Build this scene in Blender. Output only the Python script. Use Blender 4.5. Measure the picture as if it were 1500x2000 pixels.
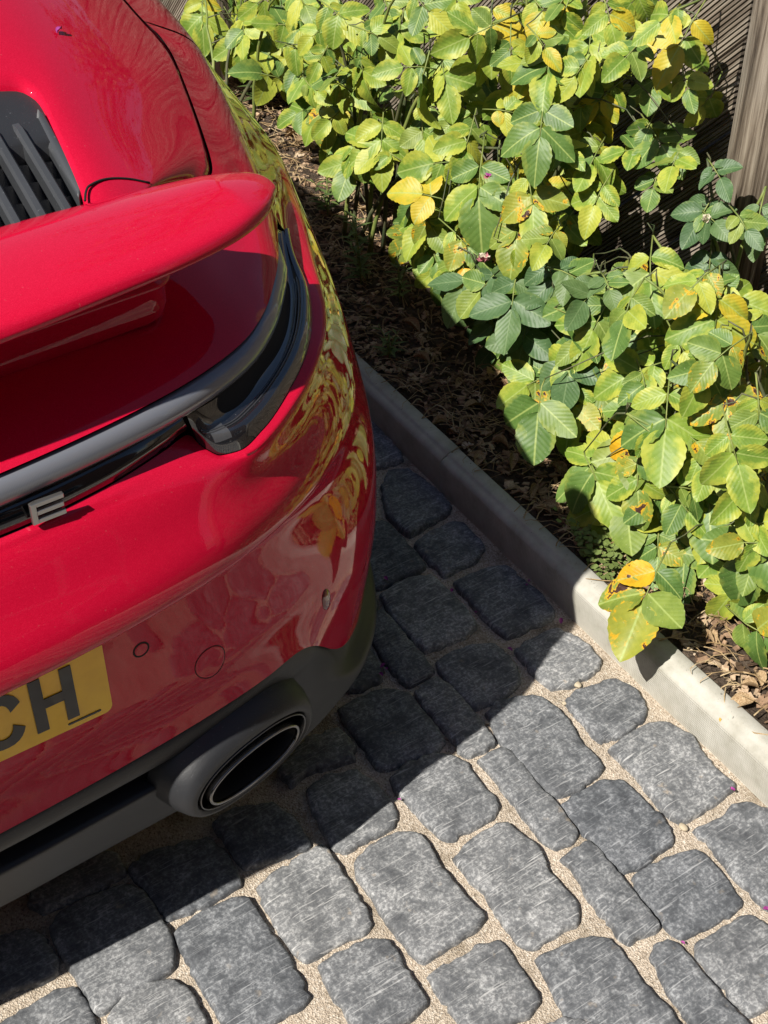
import bpy, bmesh, math, random
import numpy as np
from mathutils import Vector, Matrix
R_ = random.Random(7)
rng = np.random.default_rng(7)
for o in list(bpy.data.objects): bpy.data.objects.remove(o)
SC = bpy.context.scene
COL = SC.collection
# ------------------------------------------------------------------ camera
# world: X = car's right, Y = car's forward, Z = up, car's rear bumper near Y = 0
PITCH, YAW, FPX = math.radians(39.5), math.radians(34.5), 2774.0      # focal length in pixels of the 1500 x 2000 photograph
CAMPOS = np.array([-0.1093, -1.0781, 1.6784])
cF = np.array([math.sin(YAW)*math.cos(PITCH), math.cos(YAW)*math.cos(PITCH), -math.sin(PITCH)])
cR = np.array([math.cos(YAW), -math.sin(YAW), 0.0])
cD = np.cross(cF, cR)
cam = bpy.data.cameras.new('camera'); camo = bpy.data.objects.new('camera', cam); COL.objects.link(camo)
cam.sensor_fit = 'VERTICAL'; cam.sensor_height = 24.0; cam.lens = 24.0*FPX/2000.0
cam.clip_start = 0.02; cam.clip_end = 400
m = Matrix(((cR[0], -cD[0], -cF[0], CAMPOS[0]), (cR[1], -cD[1], -cF[1], CAMPOS[1]), (cR[2], -cD[2], -cF[2], CAMPOS[2]), (0, 0, 0, 1)))
camo.matrix_world = m
SC.camera = camo
def ray(u, v): return cF + cR*((u-750)/FPX) + cD*((v-1000)/FPX)
def onp(u, v, ax, val):                 # where the photograph's point (u, v) meets a plane of the place
    r = ray(u, v); return CAMPOS + r*((val-CAMPOS[ax])/r[ax])
def proj(p):
    q = np.asarray(p, float)-CAMPOS; z = q@cF
    return np.stack([750+FPX*(q@cR)/z, 1000+FPX*(q@cD)/z], -1)
# ------------------------------------------------------------------ sky, sun, exposure
SUN = np.array([-0.80, -0.150, 1.0]); SUN /= np.linalg.norm(SUN)
W = bpy.data.worlds.new('World'); SC.world = W; W.use_nodes = True
nt = W.node_tree; bg = nt.nodes['Background']
sky = nt.nodes.new('ShaderNodeTexSky'); sky.sky_type = 'NISHITA'; sky.sun_disc = False
sky.sun_elevation = math.asin(SUN[2]); sky.sun_rotation = math.atan2(SUN[0], SUN[1])
sky.air_density = 1.0; sky.dust_density = 0.6; sky.ozone_density = 1.0
nt.links.new(sky.outputs[0], bg.inputs[0]); bg.inputs[1].default_value = 0.06
sl = bpy.data.lights.new('sun', 'SUN'); slo = bpy.data.objects.new('sun', sl); COL.objects.link(slo)
sl.energy = 5.0; sl.angle = math.radians(0.53); sl.color = (1.0, 0.95, 0.87)
slo.rotation_euler = Vector(SUN).to_track_quat('Z', 'Y').to_euler(); slo.location = (-3, -1, 5)
SC.view_settings.view_transform = 'Standard'; SC.view_settings.look = 'None'
SC.view_settings.exposure = 0.48; SC.view_settings.gamma = 1.0; SC.view_settings.use_curve_mapping = False
SC.cycles.max_bounces = 10; SC.cycles.transparent_max_bounces = 12
# ------------------------------------------------------------------ helpers
def mat(name):
    m = bpy.data.materials.new(name); m.use_nodes = True
    return m, m.node_tree, m.node_tree.nodes['Principled BSDF']
def N(nt, t, **kw):
    n = nt.nodes.new(t)
    for k, v in kw.items():
        if k.startswith('i_'):
            key = k[2:]
            n.inputs[int(key) if key.isdigit() else key.replace('_', ' ')].default_value = v
        else: setattr(n, k, v)
    return n
def ramp(nt, src, stops, interp='LINEAR'):
    r = nt.nodes.new('ShaderNodeValToRGB'); cr = r.color_ramp; cr.interpolation = interp
    while len(cr.elements) > 1: cr.elements.remove(cr.elements[-1])
    cr.elements[0].position = stops[0][0]; cr.elements[0].color = (*stops[0][1], 1) if len(stops[0][1]) == 3 else stops[0][1]
    for p, c in stops[1:]:
        e = cr.elements.new(p); e.color = (*c, 1) if len(c) == 3 else c
    nt.links.new(src, r.inputs[0]); return r
def mixc(nt, fac, a, b, mode='MIX'):
    n = nt.nodes.new('ShaderNodeMix'); n.data_type = 'RGBA'; n.blend_type = mode
    for inp, val in ((n.inputs['Factor'], fac), (n.inputs['A'], a), (n.inputs['B'], b)):
        if isinstance(val, (tuple, list)): inp.default_value = (*val, 1) if len(val) == 3 else val
        elif isinstance(val, (int, float)): inp.default_value = val
        else: nt.links.new(val, inp)
    return n.outputs['Result']
def bump(nt, h, strength, dist, normal=None):
    b = nt.nodes.new('ShaderNodeBump'); b.inputs['Strength'].default_value = strength; b.inputs['Distance'].default_value = dist
    nt.links.new(h, b.inputs['Height'])
    if normal is not None: nt.links.new(normal, b.inputs['Normal'])
    return b.outputs[0]
def coords(nt, kind='Object', scale=1.0):
    tc = nt.nodes.new('ShaderNodeTexCoord'); mp = nt.nodes.new('ShaderNodeMapping')
    mp.inputs['Scale'].default_value = (scale,)*3 if isinstance(scale, (int, float)) else scale
    nt.links.new(tc.outputs[kind], mp.inputs[0]); return mp.outputs[0]
def noise(nt, vec, scale, detail=4, rough=0.55, dist=0.0):
    n = N(nt, 'ShaderNodeTexNoise'); n.inputs['Scale'].default_value = scale; n.inputs['Detail'].default_value = detail
    n.inputs['Roughness'].default_value = rough; n.inputs['Distortion'].default_value = dist
    if vec is not None: nt.links.new(vec, n.inputs['Vector'])
    return n
def link(name, me, parent=None, material=None, smooth=True):
    o = bpy.data.objects.new(name, me); COL.objects.link(o)
    if parent is not None: o.parent = parent
    if material is not None and not me.materials: me.materials.append(material)
    if smooth and len(me.polygons): me.polygons.foreach_set('use_smooth', np.ones(len(me.polygons), bool))
    return o
def mesh(name, v, f):
    me = bpy.data.meshes.new(name); me.from_pydata([tuple(map(float, p)) for p in v], [], [tuple(map(int, q)) for q in f]); me.update(); return me
def empty(name, loc=(0, 0, 0), rz=0):
    o = bpy.data.objects.new(name, None); COL.objects.link(o); o.location = loc; o.rotation_euler = (0, 0, rz); o.empty_display_size = .05; return o
def tag(o, label=None, cat=None, group=None, kind=None):
    if label: o['label'] = label
    if cat: o['category'] = cat
    if group: o['group'] = group
    if kind: o['kind'] = kind
    return o
def pchip(x, y, xq):
    x = np.asarray(x, float); y = np.asarray(y, float); xq = np.asarray(xq, float)
    one = y.ndim == 1
    if one: y = y[:, None]
    h = np.diff(x)[:, None]; d = np.diff(y, axis=0)/h; n = len(x)
    mm = np.zeros_like(y)
    if n == 2: mm[:] = d
    else:
        w1 = 2*h[1:]+h[:-1]; w2 = h[1:]+2*h[:-1]
        same = (d[1:]*d[:-1]) > 0
        with np.errstate(divide='ignore', invalid='ignore'):
            hm = (w1+w2)/(w1/d[:-1]+w2/d[1:])
        mm[1:-1] = np.where(same, hm, 0)
        mm[0] = d[0]; mm[-1] = d[-1]
    i = np.clip(np.searchsorted(x, xq, side='right')-1, 0, n-2)
    t = ((xq-x[i])/(x[i+1]-x[i]))[:, None]; hh = h[i]
    r = (2*t**3-3*t**2+1)*y[i] + (t**3-2*t**2+t)*hh*mm[i] + (-2*t**3+3*t**2)*y[i+1] + (t**3-t**2)*hh*mm[i+1]
    return r[:, 0] if one else r
def spline(x, y, xq):                 # smooth Catmull-Rom through points (non-uniform)
    x = np.asarray(x, float); y = np.asarray(y, float); xq = np.asarray(xq, float)
    n = len(x); h = np.diff(x)[:, None]; d = np.diff(y, axis=0)/h
    mm = np.zeros_like(y)
    mm[1:-1] = (d[:-1]*h[1:]+d[1:]*h[:-1])/(h[1:]+h[:-1]); mm[0] = d[0]; mm[-1] = d[-1]
    i = np.clip(np.searchsorted(x, xq, side='right')-1, 0, n-2)
    t = ((xq-x[i])/(x[i+1]-x[i]))[:, None]; hh = h[i]
    return (2*t**3-3*t**2+1)*y[i] + (t**3-2*t**2+t)*hh*mm[i] + (-2*t**3+3*t**2)*y[i+1] + (t**3-t**2)*hh*mm[i+1]
def gridmesh(name, G, skip=None, closed_u=False, flip=False):
    G = np.asarray(G); r, c = G.shape[:2]; v = G.reshape(-1, 3); f = []
    for i in range(r-1):
        for j in range(c if closed_u else c-1):
            if skip is not None and skip(i, j): continue
            k = (j+1) % c
            q = (i*c+j, i*c+k, (i+1)*c+k, (i+1)*c+j)
            f.append(q[::-1] if flip else q)
    used = sorted({a for q in f for a in q}); mp = {a: n for n, a in enumerate(used)}
    return mesh(name, v[used], [tuple(mp[a] for a in q) for q in f])
def smooth_grid(G, it, keep=None):
    G = G.copy()
    for _ in range(it):
        A = G.copy()
        A[1:-1, 1:-1] = .5*G[1:-1, 1:-1]+.125*(G[:-2, 1:-1]+G[2:, 1:-1]+G[1:-1, :-2]+G[1:-1, 2:])
        if keep is not None: A[keep] = G[keep]
        G = A
    return G
def box(bm, c, s, rot=None):
    r = bmesh.ops.create_cube(bm, size=1.0); M = Matrix.Translation(c) @ (rot.to_4x4() if rot is not None else Matrix()) @ Matrix.Diagonal((*s, 1))
    bmesh.ops.transform(bm, matrix=M, verts=r['verts']); return r['verts']
def from_bm(name, bm, bevel=0, seg=2):
    if bevel: bmesh.ops.bevel(bm, geom=bm.edges[:], offset=bevel, segments=seg, affect='EDGES', profile=.6)
    me = bpy.data.meshes.new(name); bm.to_mesh(me); bm.free(); return me
def tube_mesh(name, pts, rad, n=8, cap=True):
    pts = np.asarray(pts, float); rad = np.broadcast_to(np.asarray(rad, float), (len(pts),))
    T = np.gradient(pts, axis=0); T /= np.linalg.norm(T, axis=1)[:, None]+1e-12
    ref = np.array([0, 0, 1.0]) if abs(T[0][2]) < .9 else np.array([1.0, 0, 0])
    v = []
    A = np.cross(T[0], ref); A /= np.linalg.norm(A)
    for i, p in enumerate(pts):
        A = A-T[i]*(A@T[i]); A /= np.linalg.norm(A); B = np.cross(T[i], A)
        for k in range(n):
            a = 2*math.pi*k/n; v.append(p+rad[i]*(math.cos(a)*A+math.sin(a)*B))
    f = [(i*n+k, i*n+(k+1) % n, (i+1)*n+(k+1) % n, (i+1)*n+k) for i in range(len(pts)-1) for k in range(n)]
    if cap: f += [tuple(range(n))[::-1], tuple(range((len(pts)-1)*n, len(pts)*n))]
    return mesh(name, v, f)
# ------------------------------------------------------------------ car materials
def m_paint():
    m, nt, b = mat('red_metallic_paint')
    v = coords(nt, 'Object')
    fl = N(nt, 'ShaderNodeTexVoronoi'); fl.inputs['Scale'].default_value = 1600; nt.links.new(v, fl.inputs['Vector'])
    bw = N(nt, 'ShaderNodeRGBToBW'); nt.links.new(fl.outputs['Color'], bw.inputs[0])
    col = ramp(nt, bw.outputs[0], [(.0, (.45, .003, .024)), (.55, (.52, .0045, .031)), (1, (.60, .010, .044))])
    # dried rain specks and dust
    dn = noise(nt, v, 260, 2, .5); dr = ramp(nt, dn.outputs[0], [(.70, (0, 0, 0)), (.80, (1, 1, 1))])
    dn2 = noise(nt, v, 7, 3, .6); dm = N(nt, 'ShaderNodeMath', operation='MULTIPLY'); nt.links.new(dr.outputs[0], dm.inputs[0]); nt.links.new(dn2.outputs[0], dm.inputs[1])
    dm2 = N(nt, 'ShaderNodeMath', operation='MULTIPLY'); nt.links.new(dm.outputs[0], dm2.inputs[0]); dm2.inputs[1].default_value = .35
    base = mixc(nt, dm2.outputs[0], col.outputs[0], (.55, .22, .22))
    nt.links.new(base, b.inputs['Base Color'])
    b.inputs['Metallic'].default_value = .06; b.inputs['Roughness'].default_value = .45; b.inputs['Specular IOR Level'].default_value = 0.0
    b.inputs['Coat Weight'].default_value = 1.0; b.inputs['Coat Roughness'].default_value = .025; b.inputs['Coat IOR'].default_value = 1.42
    cr = N(nt, 'ShaderNodeMath', operation='MULTIPLY_ADD'); nt.links.new(dm.outputs[0], cr.inputs[0]); cr.inputs[1].default_value = .35; cr.inputs[2].default_value = .02
    nt.links.new(cr.outputs[0], b.inputs['Coat Roughness'])
    op = noise(nt, v, 420, 1, .5); nt.links.new(bump(nt, op.outputs[0], .025, .0006), b.inputs['Coat Normal'])
    return m
def m_simple(name, col, rough, metal=0, coat=0, spec=.5, grain=0, gscale=900, var=.0):
    m, nt, b = mat(name)
    b.inputs['Base Color'].default_value = (*col, 1); b.inputs['Roughness'].default_value = rough; b.inputs['Metallic'].default_value = metal
    b.inputs['Coat Weight'].default_value = coat; b.inputs['Coat Roughness'].default_value = .03; b.inputs['Specular IOR Level'].default_value = spec
    v = coords(nt, 'Object')
    if var:
        n = noise(nt, v, 9, 5, .6); c = ramp(nt, n.outputs[0], [(.3, tuple(x*(1-var) for x in col)), (.7, tuple(min(1, x*(1+var)) for x in col))])
        n2 = noise(nt, v, 300, 2, .5); r2 = ramp(nt, n2.outputs[0], [(.68, (0, 0, 0)), (.78, (1, 1, 1))])
        nt.links.new(mixc(nt, r2.outputs[0], c.outputs[0], tuple(min(1, x*2.2+.02) for x in col)), b.inputs['Base Color'])
    if grain:
        n = noise(nt, v, gscale, 2, .6); nt.links.new(bump(nt, n.outputs[0], grain, .001), b.inputs['Normal'])
    return m
M_PAINT = m_paint()
M_TRIM = m_simple('dark_grey_textured_plastic', (.021, .022, .025), .46, grain=.35, var=.18)
M_BLACK = m_simple('black_gap', (.004, .004, .004), .8)
M_GRILLE = m_simple('black_grille_plastic', (.022, .023, .026), .5, grain=.25, var=.15)
M_SLAT = m_simple('grille_slat_plastic', (.045, .048, .053), .42, grain=.2, var=.12)
M_GLOSS = m_simple('gloss_black_plastic', (.006, .006, .007), .06, coat=1)
M_CHROME = m_simple('polished_steel', (.24, .235, .23), .16, metal=1, grain=.04, gscale=500)
M_DKRING = m_simple('dark_satin_ring', (.14, .14, .145), .25, metal=1)
M_PIPE = m_simple('dark_pipe_inside', (.010, .009, .009), .55, metal=.3)  # darkness of the deep opening put into a near-black colour
M_TYRE = m_simple('tyre_rubber', (.018, .018, .018), .8)
M_RIM = m_simple('dark_rim_alloy', (.08, .08, .085), .3, metal=.9)
M_GLASS = m_simple('tinted_window_glass', (.01, .012, .013), .03, coat=1)
def m_lightbar():
    m, nt, b = mat('smoked_light_tube')
    v = coords(nt, 'UV'); sep = N(nt, 'ShaderNodeSeparateXYZ'); nt.links.new(v, sep.inputs[0])
    w = N(nt, 'ShaderNodeMath', operation='SINE'); mu = N(nt, 'ShaderNodeMath', operation='MULTIPLY'); mu.inputs[1].default_value = 2*math.pi*620
    nt.links.new(sep.outputs[0], mu.inputs[0]); nt.links.new(mu.outputs[0], w.inputs[0])
    nt.links.new(bump(nt, w.outputs[0], .12, .0004), b.inputs['Normal'])
    b.inputs['Base Color'].default_value = (.15, .157, .18, 1); b.inputs['Roughness'].default_value = .22
    b.inputs['Coat Weight'].default_value = 1; b.inputs['Coat Roughness'].default_value = .03
    return m
M_TUBE = m_lightbar()
def m_lens():
    m, nt, b = mat('smoked_lamp_lens'); v = coords(nt, 'Object')
    b.inputs['Base Color'].default_value = (.010, .010, .012, 1); b.inputs['Roughness'].default_value = .25
    b.inputs['Coat Weight'].default_value = 1; b.inputs['Coat Roughness'].default_value = .012; b.inputs['Coat IOR'].default_value = 1.85
    n = noise(nt, v, 300, 2, .5); r = ramp(nt, n.outputs[0], [(.70, (.010, .010, .012)), (.78, (.10, .10, .10))]); nt.links.new(r.outputs[0], b.inputs['Base Color']); return m
M_LENS = m_lens()
# ------------------------------------------------------------------ car body
CAR = empty('car')
tag(CAR, 'shiny red sports car with raised rear wing, parked beside the kerb', 'car')
PX = np.array([0, .105, .2, .3, .4, .48, .55, .62, .68, .735, .78, .82, .86, .89, .91, .92, .926, .926, .92])
PY = np.array([0, .001, .004, .010, .024, .044, .066, .097, .130, .178, .235, .310, .425, .545, .68, .82, 1.0, 1.3, 1.7])
ST = np.arange(19.0)
PT = np.stack([np.gradient(PX), np.gradient(PY)], 1); PT[0] = (1, 0); PT /= np.linalg.norm(PT, axis=1)[:, None]
PNX, PNY = PT[:, 1], -PT[:, 0]            # outward normal in plan
def row_zo(z, out):
    z = np.broadcast_to(np.asarray(z, float), 19); out = np.asarray(out, float)
    return ST, np.stack([PX+PNX*out, PY+PNY*out, z], 1)
def row_xyz(pts):                          # rows of (station, x, y, z)
    a = np.array(pts, float); return a[:, 0], a[:, 1:]
def zdeck(X, Y):
    dY = Y-.34
    k = np.clip((Y-.35)/.11, 0, 1); k = 1.1-.32*k*k*(3-2*k)
    return 1.02+.36*dY-.10*dY*dY+.03*(1-(X/.42)**2)-k*np.maximum(0, X-.42)**1.6
def on_deck(u, v):
    r = ray(u, v); t = 1.2
    for _ in range(60):
        p = CAMPOS+r*t; t += (p[2]-zdeck(p[0], p[1]))*.8
    return CAMPOS+r*t
seam_pts = [on_deck(*q) for q in [(415, 330), (380, 200), (348, 133), (320, 80), (245, 0)]]
sm = np.array(seam_pts)
u3 = [(0, 0, .235, .955), (2, .2, .235, .955), (3, .295, .24, .95), (4, .385, .25, .94), (5, .445, .262, .93), (6, .505, .28, .918), (7, .555, .302, .910), (8, .593, .325, .906),
      (9, *sm[0]), (10, *(.45*sm[0]+.55*sm[1])), (11, *(.2*sm[1]+.8*sm[2])), (12.4, *sm[3]), (14.2, *sm[4])]
e = sm[4]
for st, yy in ((15.5, .98), (16.5, 1.25), (18, 1.7)):
    xx = e[0]+.015; u3.append((st, xx, yy, zdeck(xx, yy) if yy < 1.3 else zdeck(xx, 1.3)))
u2 = [(0, 0, .125, .872), (2, .2, .127, .872), (3, .302, .132, .871), (4, .40, .142, .869), (5, .468, .156, .866), (6, .518, .18, .863), (7, .562, .218, .861), (8, .60, .262, .863),
      (9, .638, .312, .868), (10, .668, .368, .874), (11, .703, .44, .884), (12, .745, .54, .893), (13, .775, .635, .902), (14, .797, .73, .912), (15, .815, .86, .922), (16, .828, 1.03, .93), (17, .835, 1.3, .94), (18, .832, 1.7, .94)]
u1 = [(0, 0, .050, .842), (2, .2, .055, .842), (3, .298, .064, .842), (4, .392, .079, .842), (5, .463, .099, .841), (6, .519, .126, .841), (7, .565, .166, .841), (8, .60, .208, .842),
      (9, .636, .256, .844), (10, .668, .311, .846), (11, .704, .377, .846), (12, .749, .477, .847), (13, .787, .583, .856), (14, .813, .69, .866), (15, .833, .826, .876), (16, .85, 1.01, .885), (17, .857, 1.3, .892), (18, .853, 1.7, .89)]
u0 = [(0, 0, .024, .830), (1, .105, .026, .83), (2, .2, .030, .83), (3, .297, .040, .83), (4, .39, .056, .83), (5, .462, .077, .83), (6, .52, .105, .83), (7, .568, .145, .83), (8, .605, .188, .83),
      (9, .64, .236, .829), (10, .672, .29, .827), (11, .707, .352, .823), (12, .762, .452, .814), (13, .807, .56, .818), (14, .837, .67, .825), (15, .858, .81, .833), (16, .874, 1.0, .84), (17, .882, 1.3, .846), (18, .876, 1.7, .842)]
b0 = [(0, 0, .018, .762), (2, .2, .021, .762), (3, .297, .032, .762), (4, .388, .058, .761), (4.3, .424, .073, .757), (4.36, .428, .062, .750), (4.46, .434, .052, .744), (4.66, .446, .044, .737), (4.98, .468, .040, .737), (5.45, .503, .049, .746),
      (6.05, .552, .078, .757), (7, .609, .126, .766), (8, .653, .184, .771), (9, .681, .238, .777), (10, .701, .300, .783), (11, .732, .366, .788), (12, .780, .450, .788), (13, .826, .557, .791), (14, .855, .665, .797), (15, .876, .81, .806), (16, .892, 1.0, .813), (17, .90, 1.3, .82), (18, .894, 1.7, .816)]
b1 = [(0, 0, .010, .757), (2, .2, .012, .757), (3, .300, .020, .755), (4, .394, .032, .748), (4.5, .438, .034, .739), (5, .476, .032, .731), (5.5, .514, .041, .739),
      (6.05, .562, .067, .751), (7, .622, .114, .761), (8, .669, .173, .766), (9, .699, .229, .771), (10, .723, .290, .774), (11, .756, .356, .773), (12, .800, .448, .768), (13, .843, .555, .769), (14, .871, .664, .774), (15, .892, .81, .782), (16, .907, 1.0, .79), (17, .913, 1.3, .795), (18, .908, 1.7, .79)]
rows = [row_xyz(u3), row_xyz(u2), row_xyz(u1), row_xyz(u0), row_xyz(b0), row_xyz(b1),
 row_zo([.700]*5+[.698, .698, .70]+[.70]*11, [.030, .029, .027, .024, .019, .011, .000, -.016, -.030, -.040, -.044, -.042, -.037, -.031, -.026, -.020, -.014, -.012, -.012]),
 row_zo(.655, [.055, .054, .051, .047, .040, .030, .018, .002, -.014, -.026, -.032, -.031, -.026, -.020, -.015, -.012, -.006, -.005, -.005]),
 row_zo([.630]*5+[.629, .627, .624, .62]+[.62]*10, [.057, .056, .053, .049, .042, .032, .020, .006, -.008, -.019, -.025, -.025, -.020, -.014, -.010, -.008, -.004, -.003, -.003]),
 row_zo([.606]*5+[.605, .602, .598, .595]+[.595]*10, [.004, .004, .004, .004, .006, .008, .004, -.004, -.012, -.018, -.020, -.018, -.013, -.008, -.006, -.004, -.001, -.001, -.001]),
 row_zo([.590]*5+[.588, .58, .57, .565]+[.565]*10, [-.012, -.012, -.012, -.011, -.008, -.008, -.010, -.012, -.014, -.015, -.014, -.011, -.008, -.005, -.003, -.002, 0, 0, 0]),
 row_zo(.500, [-.012, -.012, -.012, -.010, -.005, -.004, -.005, -.005, -.004, -.002, .000, .002, .002, .002, .001, 0, 0, 0, 0]),
 row_zo(.450, [-.010, -.010, -.010, -.008, -.004, -.002, -.003, -.002, 0, .003, .004, .005, .004, .003, .001, 0, 0, 0, 0]),
 row_zo([.415]*5+[.415, .415, .40, .39]+[.39]*10, [.000, .000, .000, .002, .004, .006, .004, .002, .001, .002, .003, .003, .003, .002, 0, 0, 0, 0, 0]),
 row_zo([.385]*5+[.385,   .383, .288, .252, .256, .268, .28, .285, .29, .29, .29, .29, .29, .29], [.012, .011, .008, .007, .008, .013, .013, -.002, -.012, -.014, -.014, -.013, -.012, -.012, -.010, -.01, -.01, -.01, -.01])]
NROW = [9, 9, 5, 9, 4, 10, 8, 6, 8, 5, 12, 8, 8, 10]
colsA = np.unique(np.concatenate([np.linspace(0, 4, 30), np.linspace(4, 5.4, 36), np.linspace(5.4, 13.62, 110)]))
colsB = np.linspace(13.66, 18, 44)
cols = np.concatenate([colsA, colsB]); nA = len(colsA)
RW = np.array([spline(s, p, cols) if i not in (4, 5) else pchip(s, p, cols) for i, (s, p) in enumerate(rows)])
vs = []; rid = [0]
for j in range(len(cols)):
    P = RW[:, j]; d = np.linalg.norm(np.diff(P, axis=0), axis=1)+1e-4; cu = np.concatenate([[0], np.cumsum(d)])
    q = np.concatenate([np.linspace(cu[i], cu[i+1], NROW[i], endpoint=False) for i in range(len(NROW))]+[[cu[-1]]])
    vs.append(pchip(cu, P, q))
G = np.array(vs).transpose(1, 0, 2)
rid = np.concatenate([[0], np.cumsum(NROW)])           # grid row index of each control row
TIP = np.searchsorted(cols, 10.75)                     # column where the lamp ends
keep = np.zeros(G.shape[:2], bool); keep[rid[3], :TIP] = True; keep[rid[4], :TIP] = True; keep[:, nA-1:nA+1] = False
L_, U_ = G[rid[3]:rid[4]+1, :TIP].copy(), None
G = smooth_grid(G, 10, keep)
for _ in range(60):                                    # fair the surface along the car
    A = G.copy(); A[rid[5]:, 1:nA-1] = .5*G[rid[5]:, 1:nA-1]+.25*(G[rid[5]:, :nA-2]+G[rid[5]:, 2:nA]); G = A
wcol = np.clip((cols-6.5)/2.0, 0, 1)[None, :, None]          # the flank is one fair curve from shoulder to sill
for _ in range(70):
    A = G.copy(); a_, b_ = rid[5]+1, rid[13]
    A[a_:b_] = .5*G[a_:b_]+.25*(G[a_-1:b_-1]+G[a_+1:b_+1]); G = G*(1-wcol)+A*wcol
    A = G.copy(); A[a_:, 1:nA-1] = .5*G[a_:, 1:nA-1]+.25*(G[a_:, :nA-2]+G[a_:, 2:nA]); A[:, nA:] = G[:, nA:]; G = G*(1-wcol)+A*wcol
def grid_normals(G):
    du = np.gradient(G, axis=1); dv = np.gradient(G, axis=0); n = np.cross(dv, du); return n/(np.linalg.norm(n, axis=2)[:, :, None]+1e-12)
GN = grid_normals(G)
if GN[rid[6], 20][1] > 0: GN = -GN
def panel(name, r0, r1, c0, c1, material, skip=None, mirror=True, flip=None):
    sub = G[r0:r1+1, c0:c1+1]; nn = GN[r0:r1+1, c0:c1+1]
    me = gridmesh(name, sub, (lambda i, j: skip(i+r0, j+c0)) if skip else None)
    # orient outward
    f = me.polygons[len(me.polygons)//2]; v = np.array(f.center); k = np.argmin(np.linalg.norm(sub.reshape(-1, 3)-v, axis=1))
    if np.array(f.normal)@nn.reshape(-1, 3)[k] < 0: me.flip_normals()
    o = link(name, me, CAR, material)
    if mirror:
        mo = o.modifiers.new('mirror', 'MIRROR'); mo.use_axis = (True, False, False); mo.merge_threshold = .0008
    return o
gapskip = lambda i, j: rid[3] <= i < rid[4] and j < TIP
roll = G[0].copy(); vin = G[0]-G[1]; vin /= np.linalg.norm(vin, axis=1)[:, None]; roll = roll+vin*.0012-GN[0]*.012
fender = panel('rear_fender', 0, G.shape[0]-1, nA, len(cols)-1, M_PAINT, mirror=False)
fl2 = fender.copy(); COL.objects.link(fl2); fl2.scale = (-1, 1, 1)
tail = panel('tail_panel', 0, rid[3], 0, nA-1, M_PAINT)
bumper = panel('rear_bumper', rid[3], G.shape[0]-1, 0, nA-1, M_PAINT, gapskip)
# dark backing behind the panel gaps
BK = G-GN*.012
me = gridmesh('body_backing', BK[::2]); o = link('inner_body', me, CAR, M_BLACK); mo = o.modifiers.new('mirror', 'MIRROR')
# ------------------------------------------------------------------ engine lid round the grille
LIDN = 90
def lidcurve(pts, k): 
    a = np.array(pts, float); d = np.concatenate([[0], np.cumsum(np.linalg.norm(np.diff(a, axis=0), axis=1))]); return spline(d/d[-1], a, np.linspace(0, 1, k))
g_px = [on_deck(*q) for q in [(165, 385), (143, 332), (120, 280), (102, 240), (85, 203)]]
inner = [(g_px[0][0]-.008, .16), (g_px[0][0]-.004, .20)]+[(p[0], p[1]) for p in g_px]
c = on_deck(65, 175); d2 = on_deck(40, 160); e2 = on_deck(0, 158)
inner += [(c[0], c[1]), (d2[0], d2[1]), (e2[0], e2[1]), (.22, e2[1]+.012), (.1, e2[1]+.016), (0, e2[1]+.017)]
sel = [k for k in range(len(cols)) if cols[k] >= 6.2 and not nA-2 <= k <= nA+1][::3]
outer = [tuple(q) for q in G[0][sel]]+[(.70, 1.74, 1.16), (.45, 1.80, 1.25), (.2, 1.82, 1.28), (0, 1.82, 1.285)]
IC, OC = lidcurve(inner, LIDN), lidcurve(outer, LIDN)
# follow the seam exactly: keep outer samples on the seam polyline of the fender grid
lr = []
KS = 30
for k in range(KS+1):
    t = k/KS; xy = IC[:, :2]*(1-t)+OC[:, :2]*t; z = zdeck(xy[:, 0], xy[:, 1])+(OC[:, 2]-zdeck(OC[:, 0], OC[:, 1]))*max(0, (t-.5)/.5)**1.5
    if k == 0: z = z-.006
    lr.append(np.stack([xy[:, 0], xy[:, 1], z], 1))
lr = np.array(lr)
lr = smooth_grid(lr, 14)
# rolled edges: down into the grille opening and down into the seam gap
dn = lr[0].copy(); dn[:, 2] -= .02; cen = np.array([0, .3]); 
vec = cen-dn[:, :2]; dn[:, :2] += .0*vec
LG = np.concatenate([dn[None], lr], 0)
# outer edge stops 4 mm short of the seam
vo = LG[-2]-LG[-1]; LG[-1] += .0050*vo/np.linalg.norm(vo, axis=1)[:, None]
LG[-1][:, 2] -= .0008
ed = LG[-1].copy(); ed[:, 2] -= .014; LG = np.concatenate([LG, ed[None]], 0)
me = gridmesh('engine_lid', LG)
if me.polygons[LIDN*12].normal.z < 0: me.flip_normals()
lid = link('engine_lid', me, CAR, M_PAINT); mo = lid.modifiers.new('mirror', 'MIRROR'); mo.merge_threshold = .0008
bmn = None
# small red cover between lid and wing foot
cp = np.array([on_deck(*q) for q in [(172, 365), (205, 350), (245, 349), (292, 356), (300, 400), (180, 420)]])
# ------------------------------------------------------------------ engine grille
gz0 = -.014
def dpt(x, y, dz=0): return np.array([x, y, zdeck(x, y)+dz])
bm = bmesh.new()
ys = np.linspace(.205, e2[1]+.02, 16); xs = np.linspace(0, .45, 14)
GG = np.array([[dpt(x, y, -.055) for x in xs] for y in ys])
gb = link('engine_grille', gridmesh('engine_grille', GG, flip=False), CAR, M_GRILLE); gb.modifiers.new('mirror', 'MIRROR')
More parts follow.
